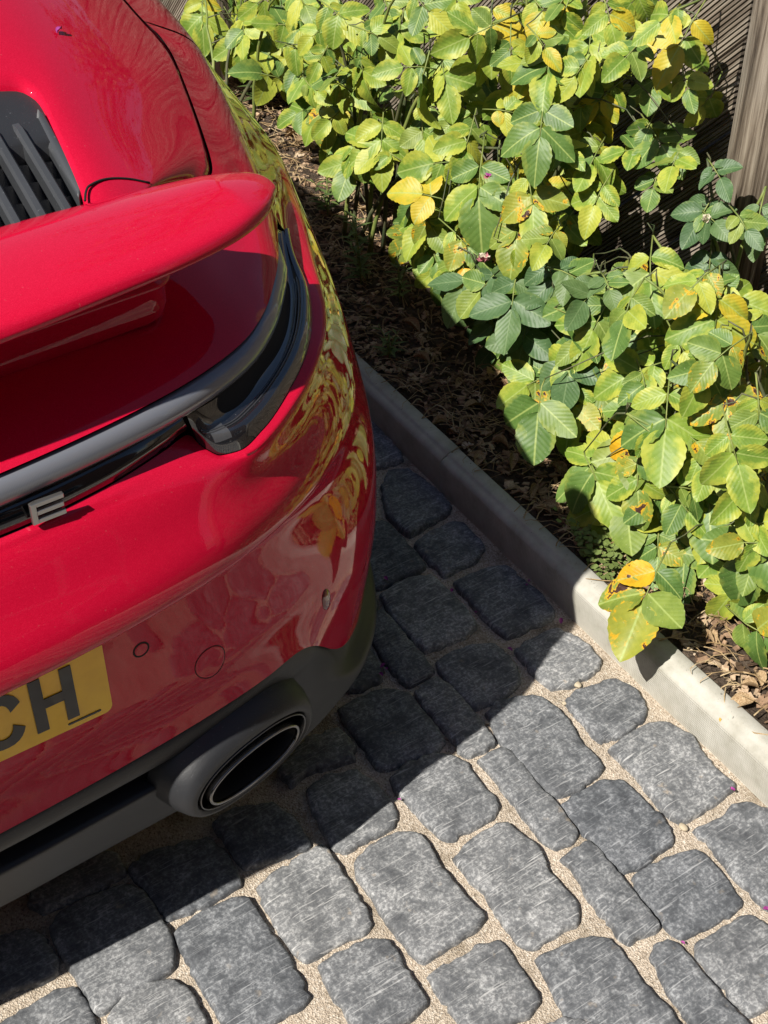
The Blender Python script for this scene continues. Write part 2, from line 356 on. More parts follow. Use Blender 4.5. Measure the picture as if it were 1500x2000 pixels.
# flat black top panel of the grille
ytop = g_px[3][1]-.012
top_in = np.linspace(0, 1, 14)
tp = []
for y in np.linspace(ytop, e2[1]+.02, 10):
    tp.append([dpt(x, y, -.012) for x in np.linspace(0, np.interp(y, [g_px[0][1], g_px[4][1], e2[1]+.02], [g_px[0][0], g_px[4][0]+.002, g_px[4][0]-.004])+.004, 20)])
tp = np.array(tp); fr = tp[0].copy(); fr[:, 2] -= .05; tp = np.concatenate([fr[None], tp], 0)
tpo = link('grille_top_panel', gridmesh('grille_top_panel', tp), gb, M_GRILLE); tpo.modifiers.new('mirror', 'MIRROR')
# side cheek of the grille: a long dark wedge beside the slats
def prism(name, bottom, top, material, parent, bev=.002):
    bm = bmesh.new(); nb = len(bottom)
    vb = [bm.verts.new(p) for p in bottom]; vt = [bm.verts.new(p) for p in top]
    bm.faces.new(vb[::-1]); bm.faces.new(vt)
    for i in range(nb): bm.faces.new((vb[i], vb[(i+1) % nb], vt[(i+1) % nb], vt[i]))
    bmesh.ops.recalc_face_normals(bm, faces=bm.faces[:])
    me = from_bm(name, bm, bev, 2); return link(name, me, parent, material)
def dk(u, v, dz):
    p = on_deck(u, v); 
    r = ray(u, v); t = np.linalg.norm(p-CAMPOS)/np.linalg.norm(r)
    for _ in range(60):
        p = CAMPOS+r*t; t += (p[2]-zdeck(p[0], p[1])-dz)*.8
    return CAMPOS+r*t
cheek_top = [dk(76, 217, -.006), dk(83, 215, -.006), dk(163, 360, -.006), dk(153, 384, -.006), dk(112, 320, -.02), dk(66, 240, -.02)]
cheek = prism('grille_side_cheek', [p-np.array([0, 0, .05]) for p in cheek_top], cheek_top, M_SLAT, gb, .003)
# slats running fore and aft
sl_dir0 = dk(20, 222, -.008); sl_dir1 = dk(131, 406, -.008)
slat_me = None
L0 = sl_dir1-sl_dir0
pitch_x = None
q0 = dk(-8, 270, -.008); q1 = dk(71, 424, -.008)
step = .80*(q1-sl_dir1); step[1] = 0; step[2] = 0
for k in range(12):
    x1 = sl_dir1[0]+step[0]*k*1.0; x0 = sl_dir0[0]+step[0]*k*.98
    if x1 < .03: break
    ysl = np.linspace(sl_dir0[1], .205, 14); v = []
    for i, y in enumerate(ysl):
        t = (y-sl_dir0[1])/(sl_dir1[1]-sl_dir0[1]); x = x0+(x1-x0)*t
        hgt = min(1, .25+i*.55); w = .0058
        zt = zdeck(x, y)-.006-(.022*(1-hgt)); zb = zdeck(x, y)-.056
        for dx, zz in ((-w*.8, zb), (-w, zt-.004), (-w*.55, zt), (w*.55, zt), (w, zt-.004), (w*.8, zb)): v.append((x+dx, y, zz))
    f = [(i*6+a, i*6+a+1, (i+1)*6+a+1, (i+1)*6+a) for i in range(13) for a in range(5)]+[(0, 1, 2, 3, 4, 5), tuple(range(13*6, 14*6))[::-1]]
    me = mesh('grille_slat', v, f)
    bmx = bmesh.new(); bmx.from_mesh(me); bmesh.ops.recalc_face_normals(bmx, faces=bmx.faces[:]); bmx.to_mesh(me); bmx.free()
    link('slat', me, gb, M_SLAT, smooth=False)
# thin transverse louvres between the slats
for k in range(8):
    y = ytop-.006-k*.026
    if y < .225: break
    v = []
    for x in np.linspace(0, .425, 18):
        z = zdeck(x, y)-.03
        v += [(x, y, z), (x, y-.021, z-.022), (x, y-.022, z-.024), (x, y+.001, z-.003)]
    f = [(i*4+a, i*4+(a+1) % 4, (i+1)*4+(a+1) % 4, (i+1)*4+a) for i in range(17) for a in range(4)]
    o = link('louvre', mesh('louvre', v, f), gb, M_GRILLE, smooth=False); o.modifiers.new('mirror', 'MIRROR')
# ------------------------------------------------------------------ wing
wx = np.array([0, .15, .24, .314, .411, .492, .540, .568, .586, .596, .600])
wt = np.array([.016, .020, .028, .037, .052, .072, .095, .118, .140, .155, .172])
wl = np.array([.225, .223, .221, .222, .220, .216, .211, .206, .200, .192, .176])
wz = np.array([.984, .984, .983, .983, .982, .981, .980, .979, .978, .977, .976])
qx = np.concatenate([np.linspace(0, .5, 40), .5+.1*np.sin(np.linspace(0, math.pi/2, 26))[1:]])
yt, yl, zz = pchip(wx, wt, qx), pchip(wx, wl, qx), pchip(wx, wz, qx)
# closed airfoil section: (chord fraction from trailing edge, height fraction)
sec = [(0.0, -.55), (.012, -.18), (.03, .10), (.07, .32), (.14, .46), (.3, .62), (.5, .66), (.7, .52), (.86, .22), (.95, -.08), (1.0, -.35), (.97, -.52), (.85, -.62), (.6, -.78), (.35, -.98), (.16, -1.2), (.06, -1.25), (.015, -1.05)]
sec = np.array(sec); sd = np.concatenate([[0], np.cumsum(np.linalg.norm(np.diff(np.vstack([sec, sec[:1]])*np.array([1, .25]), axis=0), axis=1))])
sq = spline(sd/sd[-1], np.vstack([sec, sec[:1]]), np.linspace(0, 1, 72)[:-1])
WG = []
for i in range(len(qx)):
    ch = yl[i]-yt[i]; tf = min(1, max(.06, ((.6012-qx[i])/.07)**.5 if qx[i] > .53 else 1)); hh = .0135*tf
    WG.append([(qx[i], yt[i]+a*ch, zz[i]+b*hh-.01*(1-tf)) for a, b in sq])
WG = np.array(WG)
me = gridmesh('rear_wing', WG, closed_u=True)
bmx = bmesh.new(); bmx.from_mesh(me); bmx.verts.ensure_lookup_table()
bmx.faces.new([v for v in bmx.verts][-71:]); bmesh.ops.recalc_face_normals(bmx, faces=bmx.faces[:]); 
bmx.to_mesh(me); bmx.free()
if sum(p.normal.z*p.area for p in me.polygons if p.center.z > .985) < 0: me.flip_normals()
wing = link('rear_wing', me, CAR, M_PAINT); mo = wing.modifiers.new('mirror', 'MIRROR'); mo.merge_threshold = .0005
# wing foot: the box that lifts the wing, rounded at its ends
ft = []
for k, (z, gr) in enumerate([(.868, .010), (.873, .003), (.885, 0), (.905, -.001), (.909, -.006), (.914, -.006), (.918, 0), (.94, .001), (.965, .003)]):
    ring = []
    xe, yb, yf = .452-gr, .118+gr*.6+(z-.87)*.12, .235
    for x in np.linspace(0, xe-.03, 14): ring.append((x, yb+.012*(x/xe)**2, z))
    for a in np.linspace(0, math.pi/2, 10)[1:]: ring.append((xe-.03+.03*math.sin(a), yb+.012+.03-.03*math.cos(a)-.002, z))
    for y in np.linspace(yb+.05, yf, 6): ring.append((xe, y, z))
    ft.append(ring)
me = gridmesh('wing_foot', np.array(ft), flip=True); wf = link('wing_foot', me, CAR, M_PAINT); mo = wf.modifiers.new('mirror', 'MIRROR'); mo.merge_threshold = .0005
# ------------------------------------------------------------------ light bar, lamp
LB = G[rid[3]:rid[4]+1, :TIP]
lipP, lowP = L_[0], L_[-1]; lipN, lowN = GN[rid[2]-1, :TIP], GN[rid[5], :TIP]
def plan_in(P):                          # inward plan direction along a curve
    T = np.gradient(P, axis=0); T[:, 2] = 0; T /= np.linalg.norm(T, axis=1)[:, None]+1e-9; return np.stack([-T[:, 1], T[:, 0], np.zeros(len(P))], 1)
inn = plan_in(lipP)
ct = cols[:TIP]
fade = np.clip((10.75-ct)/2.2, 0, 1)[:, None]
wid = np.linalg.norm(lipP-lowP, axis=1)[:, None]
# housing: dark trough behind
h0 = lipP+np.array([0, 0, -.004])+inn*.003; h1 = lipP+inn*.045*fade+np.array([0, 0, -.012]); h2 = lowP+inn*.04*fade+np.array([0, 0, .0]); h3 = lowP+inn*.002
me = gridmesh('lamp_housing', np.array([h0, h1, h2, h3]), flip=True); hs = link('lamp_housing', me, CAR, M_GLOSS); mo = hs.modifiers.new('mirror', 'MIRROR')
# tube
rt = .0178*np.clip(fade*1.4, .12, 1)
rt1 = rt
tc_ = lipP+np.array([0, 0, -.004])-np.array([0, 0, 1])*rt1*1.02+inn*(.0075+0*rt1)
T = np.gradient(tc_, axis=0); T /= np.linalg.norm(T, axis=1)[:, None]
outp = -inn
v = []; NT = 18
for i in range(TIP):
    up = np.cross(T[i], outp[i]); up = up if up[2] > 0 else -up
    for k in range(NT):
        a = math.radians(115-k*(115+125)/(NT-1)); v.append(tc_[i]+rt1[i]*(math.cos(a)*outp[i]+math.sin(a)*up))
TG = np.array(v).reshape(TIP, NT, 3)
me = gridmesh('light_tube', TG)
uv = me.uv_layers.new(name='UVMap'); arc = np.concatenate([[0], np.cumsum(np.linalg.norm(np.diff(tc_, axis=0), axis=1))])
vco = np.array([vv.co for vv in me.vertices])
for lp in me.loops: uv.data[lp.index].uv = (arc[lp.vertex_index//NT], (lp.vertex_index % NT)/NT)
if me.polygons[NT*5+8].normal.y > 0: me.flip_normals()
tube = link('light_bar', me, CAR, M_TUBE); mo = tube.modifiers.new('mirror', 'MIRROR'); mo.merge_threshold = .0005
# gloss black strip under the tube, up to the lamp
k1 = np.searchsorted(ct, 4.30)
bt = TG[:, -1]
s_top = tc_+outp*rt1*.35-np.array([0, 0, 1])*rt1*.93
s_rows = [s_top[:k1]+inn[:k1]*.006, s_top[:k1]+outp[:k1]*.002, .5*(s_top+lowP)[:k1]+outp[:k1]*.0035, lowP[:k1]+np.array([0, 0, .004])+outp[:k1]*.001, lowP[:k1]+np.array([0, 0, .001])+inn[:k1]*.012]
me = gridmesh('strip', np.array(s_rows), flip=True); st_ = link('gloss_strip', me, CAR, M_GLOSS); mo = st_.modifiers.new('mirror', 'MIRROR'); mo.merge_threshold = .0005
# lamp lens, from the strip's end round the corner to the tip
k0 = np.searchsorted(ct, 4.33)
lt = s_top[k0:]+outp[k0:]*(.002+.004*np.clip(np.arange(TIP-k0)/20, 0, 1)[:, None]); lo = lowP[k0:]+np.array([0, 0, .0015])
lens = []
wd = np.linalg.norm(lt-lo, axis=1)[:, None]
for a in np.linspace(0, 1, 28):
    # a shallow trough next to the light bar, then a rounded outer rim
    prof = -.10*math.sin(min(1, a/.55)*math.pi)+.16*math.sin(max(0, (a-.5)/.5)*math.pi)**1.0
    lens.append(lt*(1-a)+lo*a+(outp[k0:]*.35+np.array([0, 0, .94]))*prof*np.clip(wd, 0, .075)*np.clip(np.arange(len(lt))/16, 0, 1)[:, None]**.7)
lens = smooth_grid(np.array(lens), 4)
me = gridmesh('tail_lamp', lens, flip=True); lamp = link('tail_lamp', me, CAR, M_LENS)
lam2 = lamp.copy(); COL.objects.link(lam2); lam2.scale = (-1, 1, 1); lam2.name = 'tail_lamp'
tag(lamp, label='smoked right tail lamp wrapping round the corner')
# fine ribs moulded into the lens, and the amber-free end block
M_GUIDE = m_simple('frosted_light_guide', (.035, .036, .04), .2, coat=1)
for frac, rad in ((.50, .0011), (.56, .0009)):
    ln = lens[int(frac*27)]+np.array([0, 0, .0003]); ln = ln[3:int(len(ln)*.82)]
    link('lens_rib', tube_mesh('lens_rib', ln[::2], rad, 6), lamp, M_GUIDE)
n0 = int(lens.shape[1]*.15)
link('reflector_block', gridmesh('reflector_block', lens[10:23, 6:n0]+np.array([0, 0, .0006]), flip=True), lamp, m_simple('lamp_reflector', (.055, .056, .06), .22, coat=1, grain=.3, gscale=420))
# shut line of the cover beside the wing foot
gl = [dk(*q, .0) for q in [(166, 392), (168, 374), (176, 362), (206, 350), (248, 349), (292, 357)]]
gl = spline(np.arange(6.0), np.array(gl), np.linspace(0, 5, 30))
link('lid_shut_line', tube_mesh('lid_shut_line', gl, .0014, 6), lid, M_BLACK)
# ------------------------------------------------------------------ number plate
def m_plate():
    m, nt, b = mat('yellow_plate'); v = coords(nt, 'Object')
    n = noise(nt, v, 30, 4, .6); c = ramp(nt, n.outputs[0], [(.35, (.88, .50, .003)), (.65, (.95, .57, .006))]); nt.links.new(c.outputs[0], b.inputs['Base Color'])
    b.inputs['Roughness'].default_value = .35; b.inputs['Coat Weight'].default_value = .35; b.inputs['Coat Roughness'].default_value = .08; return m
M_PLATE = m_plate(); M_CHAR = m_simple('plate_black', (.008, .008, .008), .4, coat=.25)
def rrect(w, h, r, n=6):
    p = []
    for cx, cy, a0 in ((w/2-r, h/2-r, 0), (-w/2+r, h/2-r, 90), (-w/2+r, -h/2+r, 180), (w/2-r, -h/2+r, 270)):
        for k in range(n+1): a = math.radians(a0+90*k/n); p.append((cx+r*math.cos(a), cy+r*math.sin(a)))
    return p
def extrude(name, poly, y0, y1, zc, xc, bev=0):
    bm = bmesh.new(); a = [bm.verts.new((x+xc, y0, z+zc)) for x, z in poly]; f = bm.faces.new(a)
    r = bmesh.ops.extrude_face_region(bm, geom=[f]); vv = [g for g in r['geom'] if isinstance(g, bmesh.types.BMVert)]
    bmesh.ops.translate(bm, vec=(0, y1-y0, 0), verts=vv); bmesh.ops.recalc_face_normals(bm, faces=bm.faces[:])
    return from_bm(name, bm, bev, 1)
PZ = .484
plate = link('number_plate', extrude('number_plate', rrect(.520, .111, .010), .010, .0, PZ+.0555, 0), CAR, M_PLATE, smooth=False)
def stroke(pts): return pts
hx = .171
def char(polys, parent):
    bm = bmesh.new()
    for poly in polys:
        a = [bm.verts.new((x, -.0012, z)) for x, z in poly]; f = bm.faces.new(a)
        r = bmesh.ops.extrude_face_region(bm, geom=[f]); vv = [g for g in r['geom'] if isinstance(g, bmesh.types.BMVert)]; bmesh.ops.translate(bm, vec=(0, .0009, 0), verts=vv)
    bmesh.ops.recalc_face_normals(bm, faces=bm.faces[:]); return link('plate_character', from_bm('plate_character', bm), parent, M_CHAR, smooth=False)
zb = PZ+.016
char([[(hx, zb), (hx+.014, zb), (hx+.014, zb+.0325), (hx+.036, zb+.0325), (hx+.036, zb), (hx+.05, zb), (hx+.05, zb+.079), (hx+.036, zb+.079), (hx+.036, zb+.0465), (hx+.014, zb+.0465), (hx+.014, zb+.079), (hx, zb+.079)]], plate)
def c_poly(x0):
    ccx, ccz = x0+.025, zb+.0395; out = []; inn_ = []
    for a in np.linspace(38, 322, 30):
        ca, sa = math.cos(math.radians(a)), math.sin(math.radians(a)); e = 2.5
        r = (abs(ca/.0265)**e+abs(sa/.0395)**e)**(-1/e); out.append((ccx+r*ca, ccz+r*sa))
        r = (abs(ca/.0128)**e+abs(sa/.0258)**e)**(-1/e); inn_.append((ccx+r*ca+.0, ccz+r*sa))
    return [[out[i], out[i+1], inn_[i+1], inn_[i]] for i in range(29)]
char(c_poly(hx-.011-.05), plate)
bm = bmesh.new(); bmesh.ops.create_uvsphere(bm, u_segments=14, v_segments=8, radius=.0065); bmesh.ops.scale(bm, vec=(1, .45, 1), verts=bm.verts); 
sc_ = link('plate_screw', from_bm('plate_screw', bm), plate, M_PLATE); sc_.location = (.110, -.001, PZ+.053)
mk = link('maker_mark', extrude('maker_mark', rrect(.040, .0026, .0012, 3), -.0008, .0002, PZ+.0085, hx+.055), plate, M_CHAR, smooth=False)
# ------------------------------------------------------------------ badge letter
ep = onp(62, 1000, 1, .004)
ez0, ez1 = .768, .797
bE = onp(66, 1028, 1, .013); bR = onp(131, 1000, 1, .013)
ex0, ew, ehh, et = bE[0], (bR[0]-bE[0])*1.0, .026, .0055
ezb = bE[2]
bm = bmesh.new()
for (x0, x1, z0, z1) in ((0, et*1.1, 0, ehh), (et*1.1, ew, 0, et), (et*1.1, ew*.97, ehh/2-et/2, ehh/2+et/2), (et*1.1, ew, ehh-et, ehh)):
    box(bm, (ex0+(x0+x1)/2, .0155, ezb+(z0+z1)/2), (x1-x0, .005, z1-z0))
bmesh.ops.remove_doubles(bm, verts=bm.verts[:], dist=1e-5)
link('badge_letter', from_bm('badge_letter', bm, .0006, 1), CAR, m_simple('satin_silver', (.42, .41, .39), .28, metal=.9), smooth=False)
# ------------------------------------------------------------------ sensors and tow cover on the bumper
def surf_hit(u, v, r0, r1):
    best = None; P = G[r0:r1, :nA].reshape(-1, 3); Q = proj(P); k = np.argmin((Q[:, 0]-u)**2+(Q[:, 1]-v)**2); return P[k], GN[r0:r1, :nA].reshape(-1, 3)[k]
from mathutils.bvhtree import BVHTree
BV = BVHTree.FromPolygons([v.co.copy() for v in bumper.data.vertices], [tuple(p.vertices) for p in bumper.data.polygons])
def disc(name, u, v, rad, groove, material):
    p, n = surf_hit(u, v, rid[9], rid[12]); n = n/np.linalg.norm(n); q = Vector(n).to_track_quat('Z', 'Y'); P = Vector(p)
    def on(r, a, h):
        w = P+q @ Vector((r*math.cos(a), r*math.sin(a), 0)); hit = BV.ray_cast(w+Vector(n)*.05, -Vector(n)); b_ = hit[0] if hit[0] is not None else w
        return b_+Vector(n)*h-P
    nn_ = 36
    def ringm(nm, radii, hs, m_, par, cap):
        vv = [on(r, 2*math.pi*k/nn_, h) for r, h in zip(radii, hs) for k in range(nn_)]
        ff = [(i*nn_+k, i*nn_+(k+1) % nn_, (i+1)*nn_+(k+1) % nn_, (i+1)*nn_+k) for i in range(len(radii)-1) for k in range(nn_)]
        if cap: vv.append(on(0, 0, hs[0])); ff += [(len(vv)-1, (k+1) % nn_, k) for k in range(nn_)]
        me = mesh(nm, vv, ff); bmx = bmesh.new(); bmx.from_mesh(me); bmesh.ops.recalc_face_normals(bmx, faces=bmx.faces[:]); bmx.to_mesh(me); bmx.free()
        if sum((np.array(f_.normal)@n)*f_.area for f_ in me.polygons) < 0: me.flip_normals()
        return link(nm, me, par, m_)
    o = ringm(name, [rad*.5, rad*.9, rad-.0005, rad], [.0006, .0006, .0005, .0001], material, bumper, True); o.location = p
    ringm('groove', [rad, rad+groove], [.00035, .00035], M_BLACK, o, False)
    return o
disc('parking_sensor', 284, 1271, .0085, .0022, M_PAINT)
disc('tow_eye_cover', 416, 1297, .0215, .0011, M_PAINT)
# corner reflector
p, n = surf_hit(650, 1182, rid[10], rid[13])
bm = bmesh.new(); bmesh.ops.create_uvsphere(bm, u_segments=16, v_segments=8, radius=1.0)
o = link('corner_reflector', from_bm('corner_reflector', bm), bumper, m_simple('reflector_red', (.16, .01, .012), .15, coat=1))
o.scale = (.010, .017, .003); o.location = p; o.rotation_euler = Vector(n).to_track_quat('Z', 'Y').to_euler()
# ------------------------------------------------------------------ diffuser and exhaust
dcols = np.linspace(0, 13.6, 170)
def drow(zs, out, sts=None):
    sts = ST if sts is None else np.array(sts, float)
    o = np.interp(sts, ST, np.arange(19)); x = pchip(ST, PX, sts); y = pchip(ST, PY, sts); nx = pchip(ST, PNX, sts); ny = pchip(ST, PNY, sts); out = np.array(out, float)
    return pchip(sts, np.stack([x+nx*out, y+ny*out, np.broadcast_to(np.array(zs, float), len(sts))], 1), dcols)
S9 = [0, 1, 2, 3, 3.6, 4.2, 5, 5.6, 6.2, 6.8, 7.4, 8, 9, 10, 11.5, 14]
zt = [.386, .386, .386, .386, .386, .386, .386, .384, .374, .345, .272, .246, .250, .262, .276, .28]
def corner(zs, frac):                     # in the corner the rows share out the height between the red edge and the lip
    return [zs[i] if S9[i] < 6.5 else (zt[i]-.004)*(1-frac)+.195*frac for i in range(len(S9))]
D = [drow([z+.006 for z in zt], [-.02]*6+[-.02, -.024, -.028]+[-.034, -.03, -.034, -.036, -.036, -.034, -.034], S9),
     drow([z-.001 for z in zt], [.008, .007, .005, .004, .004, .004, .004, .000, -.008, -.018, -.018, -.024, -.026, -.026, -.024, -.024], S9),
     drow(corner([.366, .366, .366, .366, .366, .368, .37, .37, .365], .14), [.012, .011, .009, .009, .010, .010, .009, .005, -.002, -.012, -.016, -.021, -.022, -.022, -.02, -.02], S9),
     drow(corner([.349, .349, .349, .349, .347, .345, .345, .345, .34], .30), [.004, .004, .002, .002, .004, .006, .006, .006, .004, -.006, -.014, -.017, -.017, -.016, -.015, -.015], S9),
     drow(corner([.345, .345, .345, .345, .335, .325, .325, .325, .31], .42), [-.045, -.045, -.045, -.04, -.016, -.003, .0, .0, .0, -.006, -.011, -.012, -.012, -.012, -.012, -.012], S9),
     drow(corner([.312, .312, .312, .312, .308, .30, .30, .30, .285], .54), [-.045, -.045, -.045, -.04, -.018, -.006, -.004, -.004, -.002, -.004, -.006, -.006, -.007, -.007, -.008, -.008], S9),
     drow(corner([.307, .307, .307, .305, .30, .285, .275, .27, .255], .66), [.000, .000, -.001, -.002, -.006, -.012, -.012, -.008, -.004, -.001, .000, .000, -.001, -.003, -.005, -.005], S9),
     drow(corner([.262, .262, .262, .258, .250, .235, .225, .222, .217], .82), [-.014, -.014, -.016, -.018, -.018, -.016, -.014, -.010, -.004, -.001, .002, .003, .002, -.001, -.003, -.003], S9),
     drow([.206, .206, .207, .206, .204, .198, .192, .192, .194, .196, .197, .198, .20, .204, .206, .206], [-.034, -.034, -.034, -.032, -.028, -.020, -.012, -.006, -.001, .0015, .003, .003, .002, -.001, -.003, -.003], S9),
     drow([.200, .200, .201, .200, .198, .192, .187, .187, .189, .191, .192, .193, .195, .199, .20, .20], [-.040, -.040, -.040, -.038, -.034, -.026, -.018, -.012, -.007, -.004, -.003, -.003, -.004, -.007, -.009, -.009], S9),
     drow([.205]*16, [-.30]*11+[-.3, -.25, -.2, -.15, -.12], S9)]
ns = [3, 4, 5, 4, 4, 4, 6, 7, 3, 4]
D = np.array(D); dg = []
for j in range(D.shape[1]):
    P = D[:, j]; q = np.concatenate([np.linspace(i, i+1, ns[i], endpoint=False) for i in range(len(ns))]+[[len(ns)]]); dg.append(pchip(np.arange(len(ns)+1.0), P, q))
DG = smooth_grid(np.array(dg).transpose(1, 0, 2), 2)
me = gridmesh('rear_diffuser', DG)
if me.polygons[len(dcols)*15+20].normal.y > 0: me.flip_normals()
diff = link('rear_diffuser', me, CAR, M_TRIM); mo = diff.modifiers.new('mirror', 'MIRROR'); mo.merge_threshold = .0005
# exhaust
ec = np.array([.4270, .003, .289]); tt = np.array([.968, .235, -.02]); tt /= np.linalg.norm(tt); ax = np.cross(tt, [0, 0, 1]); ax /= np.linalg.norm(ax)   # outward
if ax[1] > 0: ax = -ax
upv = np.array([0, .0, 1.0])
tilt = math.radians(4)
upv = math.cos(tilt)*upv-math.sin(tilt)*(-ax); axv = math.cos(tilt)*ax-math.sin(tilt)*np.array([0, 0, 1.0])
if axv[2] > 0: pass
def oval(a, b, off, cx=0, cz=0, n=72, e=2.25):
    r = []
    for k in range(n):
        t = 2*math.pi*k/n; c, s = math.cos(t), math.sin(t)
        r.append(ec+tt*(a*math.copysign(abs(c)**(2/e), c)+cx)+upv*(b*math.copysign(abs(s)**(2/e), s)+cz)+axv*off)
    return r
def rings(name, lst, material, parent, capend=False):
    g = np.array(lst); me = gridmesh(name, g, closed_u=True)
    bmx = bmesh.new(); bmx.from_mesh(me)
    if capend: bmx.verts.ensure_lookup_table(); n = g.shape[1]; bmx.faces.new(list(bmx.verts)[-n:])
    bmesh.ops.recalc_face_normals(bmx, faces=bmx.faces[:]); bmx.to_mesh(me); bmx.free()
    return link(name, me, parent, material)
ex = empty('exhaust_tip'); ex.parent = CAR
sur = rings('exhaust_surround', [oval(.122, .075, -.055, 0, .008), oval(.117, .069, -.016, 0, .006), oval(.112, .063, -.001, 0, .004), oval(.106, .057, .0075, 0, .002), oval(.0985, .0505, .0095), oval(.0940, .0468, .005), oval(.0915, .0452, -.006), oval(.0905, .0444, -.06)], M_TRIM, diff)
rings('exhaust_trim_ring', [oval(.0925, .0460, .001), oval(.0925, .0460, .0085), oval(.0915, .0452, .0098), oval(.0903, .0442, .0085), oval(.0900, .0440, -.02)], M_DKRING, diff)
rings('tail_pipe', [oval(.079, .0350, -.06, 0, -.0045), oval(.079, .0350, .010, 0, -.0045), oval(.0782, .0344, .0118, 0, -.0045), oval(.0755, .0320, .0118, 0, -.0045), oval(.0749, .0315, .0105, 0, -.0045), oval(.0746, .0312, .007, 0, -.0045)], M_CHROME, diff)
rings('tail_pipe_inside', [oval(.0746, .0312, .007, 0, -.0045), oval(.0725, .030, .0, 0, -.0045), oval(.069, .0285, -.02, 0, -.0045), oval(.062, .026, -.16, 0, -.0045)], M_PIPE, diff, True)
rings('exhaust_recess', [oval(.0905, .0444, -.03), oval(.05, .025, -.05)], M_BLACK, diff)
bpy.data.objects.remove(ex)
# ------------------------------------------------------------------ rest of the car, ahead of the frame (casts the shade on the bed)
def sect(y, W, zroof, zsh, wr):           # half section from sill to roof centre
    return [(W-.03, y, .20), (W, y, .32), (W+.002, y, .5), (W-.01, y, .66), (W-.05, y, zsh-.05), (W-.12, y, zsh), (wr+.08, y, zsh+.06+.15*(zroof-zsh-.06)), (wr, y, zroof-.08), (wr-.14, y, zroof-.02), (wr*.5, y, zroof), (0, y, zroof+.005)]
SS = [sect(1.70, .92, 1.27, .95, .62), sect(2.0, .915, 1.28, .93, .60), sect(2.5, .91, 1.29, .92, .59), sect(3.0, .905, 1.22, .92, .58), sect(3.4, .90, 1.02, .90, .55), sect(3.7, .895, .93, .88, .5), sect(4.1, .87, .84, .82, .45), sect(4.4, .78, .74, .72, .4), sect(4.52, .60, .60, .60, .3)]
me = gridmesh('body', np.array(SS)); me.materials.append(M_PAINT); me.materials.append(M_GLASS)
for p_ in me.polygons:
    if 1.66 < p_.center.y < 3.5 and p_.center.z > 1.0 and p_.center.x > .40: p_.material_index = 1
if me.polygons[4].normal.x < 0: me.flip_normals()
o = link('front_body', me, CAR); o.modifiers.new('mirror', 'MIRROR')
rw = [[(x, y, zdeck(x, y)+.004) for x in np.linspace(0, .50, 8)] for y in np.linspace(1.0, 1.72, 8)]
o = link('rear_window', gridmesh('rear_window', np.array(rw)), CAR, M_GLASS); o.modifiers.new('mirror', 'MIRROR')
def wheel(x, y, s):
    w = empty('wheel', (x, y, .345)); w.parent = CAR
    prof = [(.22, -.13), (.33, -.14), (.35, -.11), (.355, 0), (.35, .11), (.33, .14), (.24, .13)]
    g = [[(b*s, r*math.cos(t), r*math.sin(t)) for t in np.linspace(0, 2*math.pi, 41)[:-1]] for r, b in prof]
    link('tyre', gridmesh('tyre', np.array(g), closed_u=True), w, M_TYRE)
    bm = bmesh.new()
    for k in range(5): box(bm, (s*.10, .12*math.cos(k*1.2566), .12*math.sin(k*1.2566)), (.03, .25, .05), Matrix.Rotation(k*1.2566, 3, 'X'))
    link('rim', from_bm('rim', bm, .006, 1), w, M_RIM, smooth=False)
for x, s in ((.79, 1), (-.79, -1)):
    wheel(x, 1.05, s); wheel(x, 3.5, s)
# ------------------------------------------------------------------ ground, pavement, kerb, bed
def m_sand():
    m, nt, b = mat('jointing_sand'); v = coords(nt, 'Object')
    g = N(nt, 'ShaderNodeTexVoronoi'); g.inputs['Scale'].default_value = 420; nt.links.new(v, g.inputs['Vector'])
    bw = N(nt, 'ShaderNodeRGBToBW'); nt.links.new(g.outputs['Color'], bw.inputs[0])
    c1 = ramp(nt, bw.outputs[0], [(0, (.18, .145, .11)), (.3, (.42, .355, .28)), (.7, (.55, .48, .395)), (.93, (.66, .61, .53)), (1, (.78, .74, .67))])
    n = noise(nt, v, 14, 4, .6); c2 = ramp(nt, n.outputs[0], [(.32, (.55, .52, .47)), (.45, (.92, .9, .87)), (.7, (1.08, 1.05, 1.02))])
    nt.links.new(mixc(nt, 1.0, c1.outputs[0], c2.outputs[0], 'MULTIPLY'), b.inputs['Base Color'])
    b.inputs['Roughness'].default_value = .95; b.inputs['Specular IOR Level'].default_value = .2
    nt.links.new(bump(nt, g.outputs['Distance'], .9, .0022), b.inputs['Normal']); return m
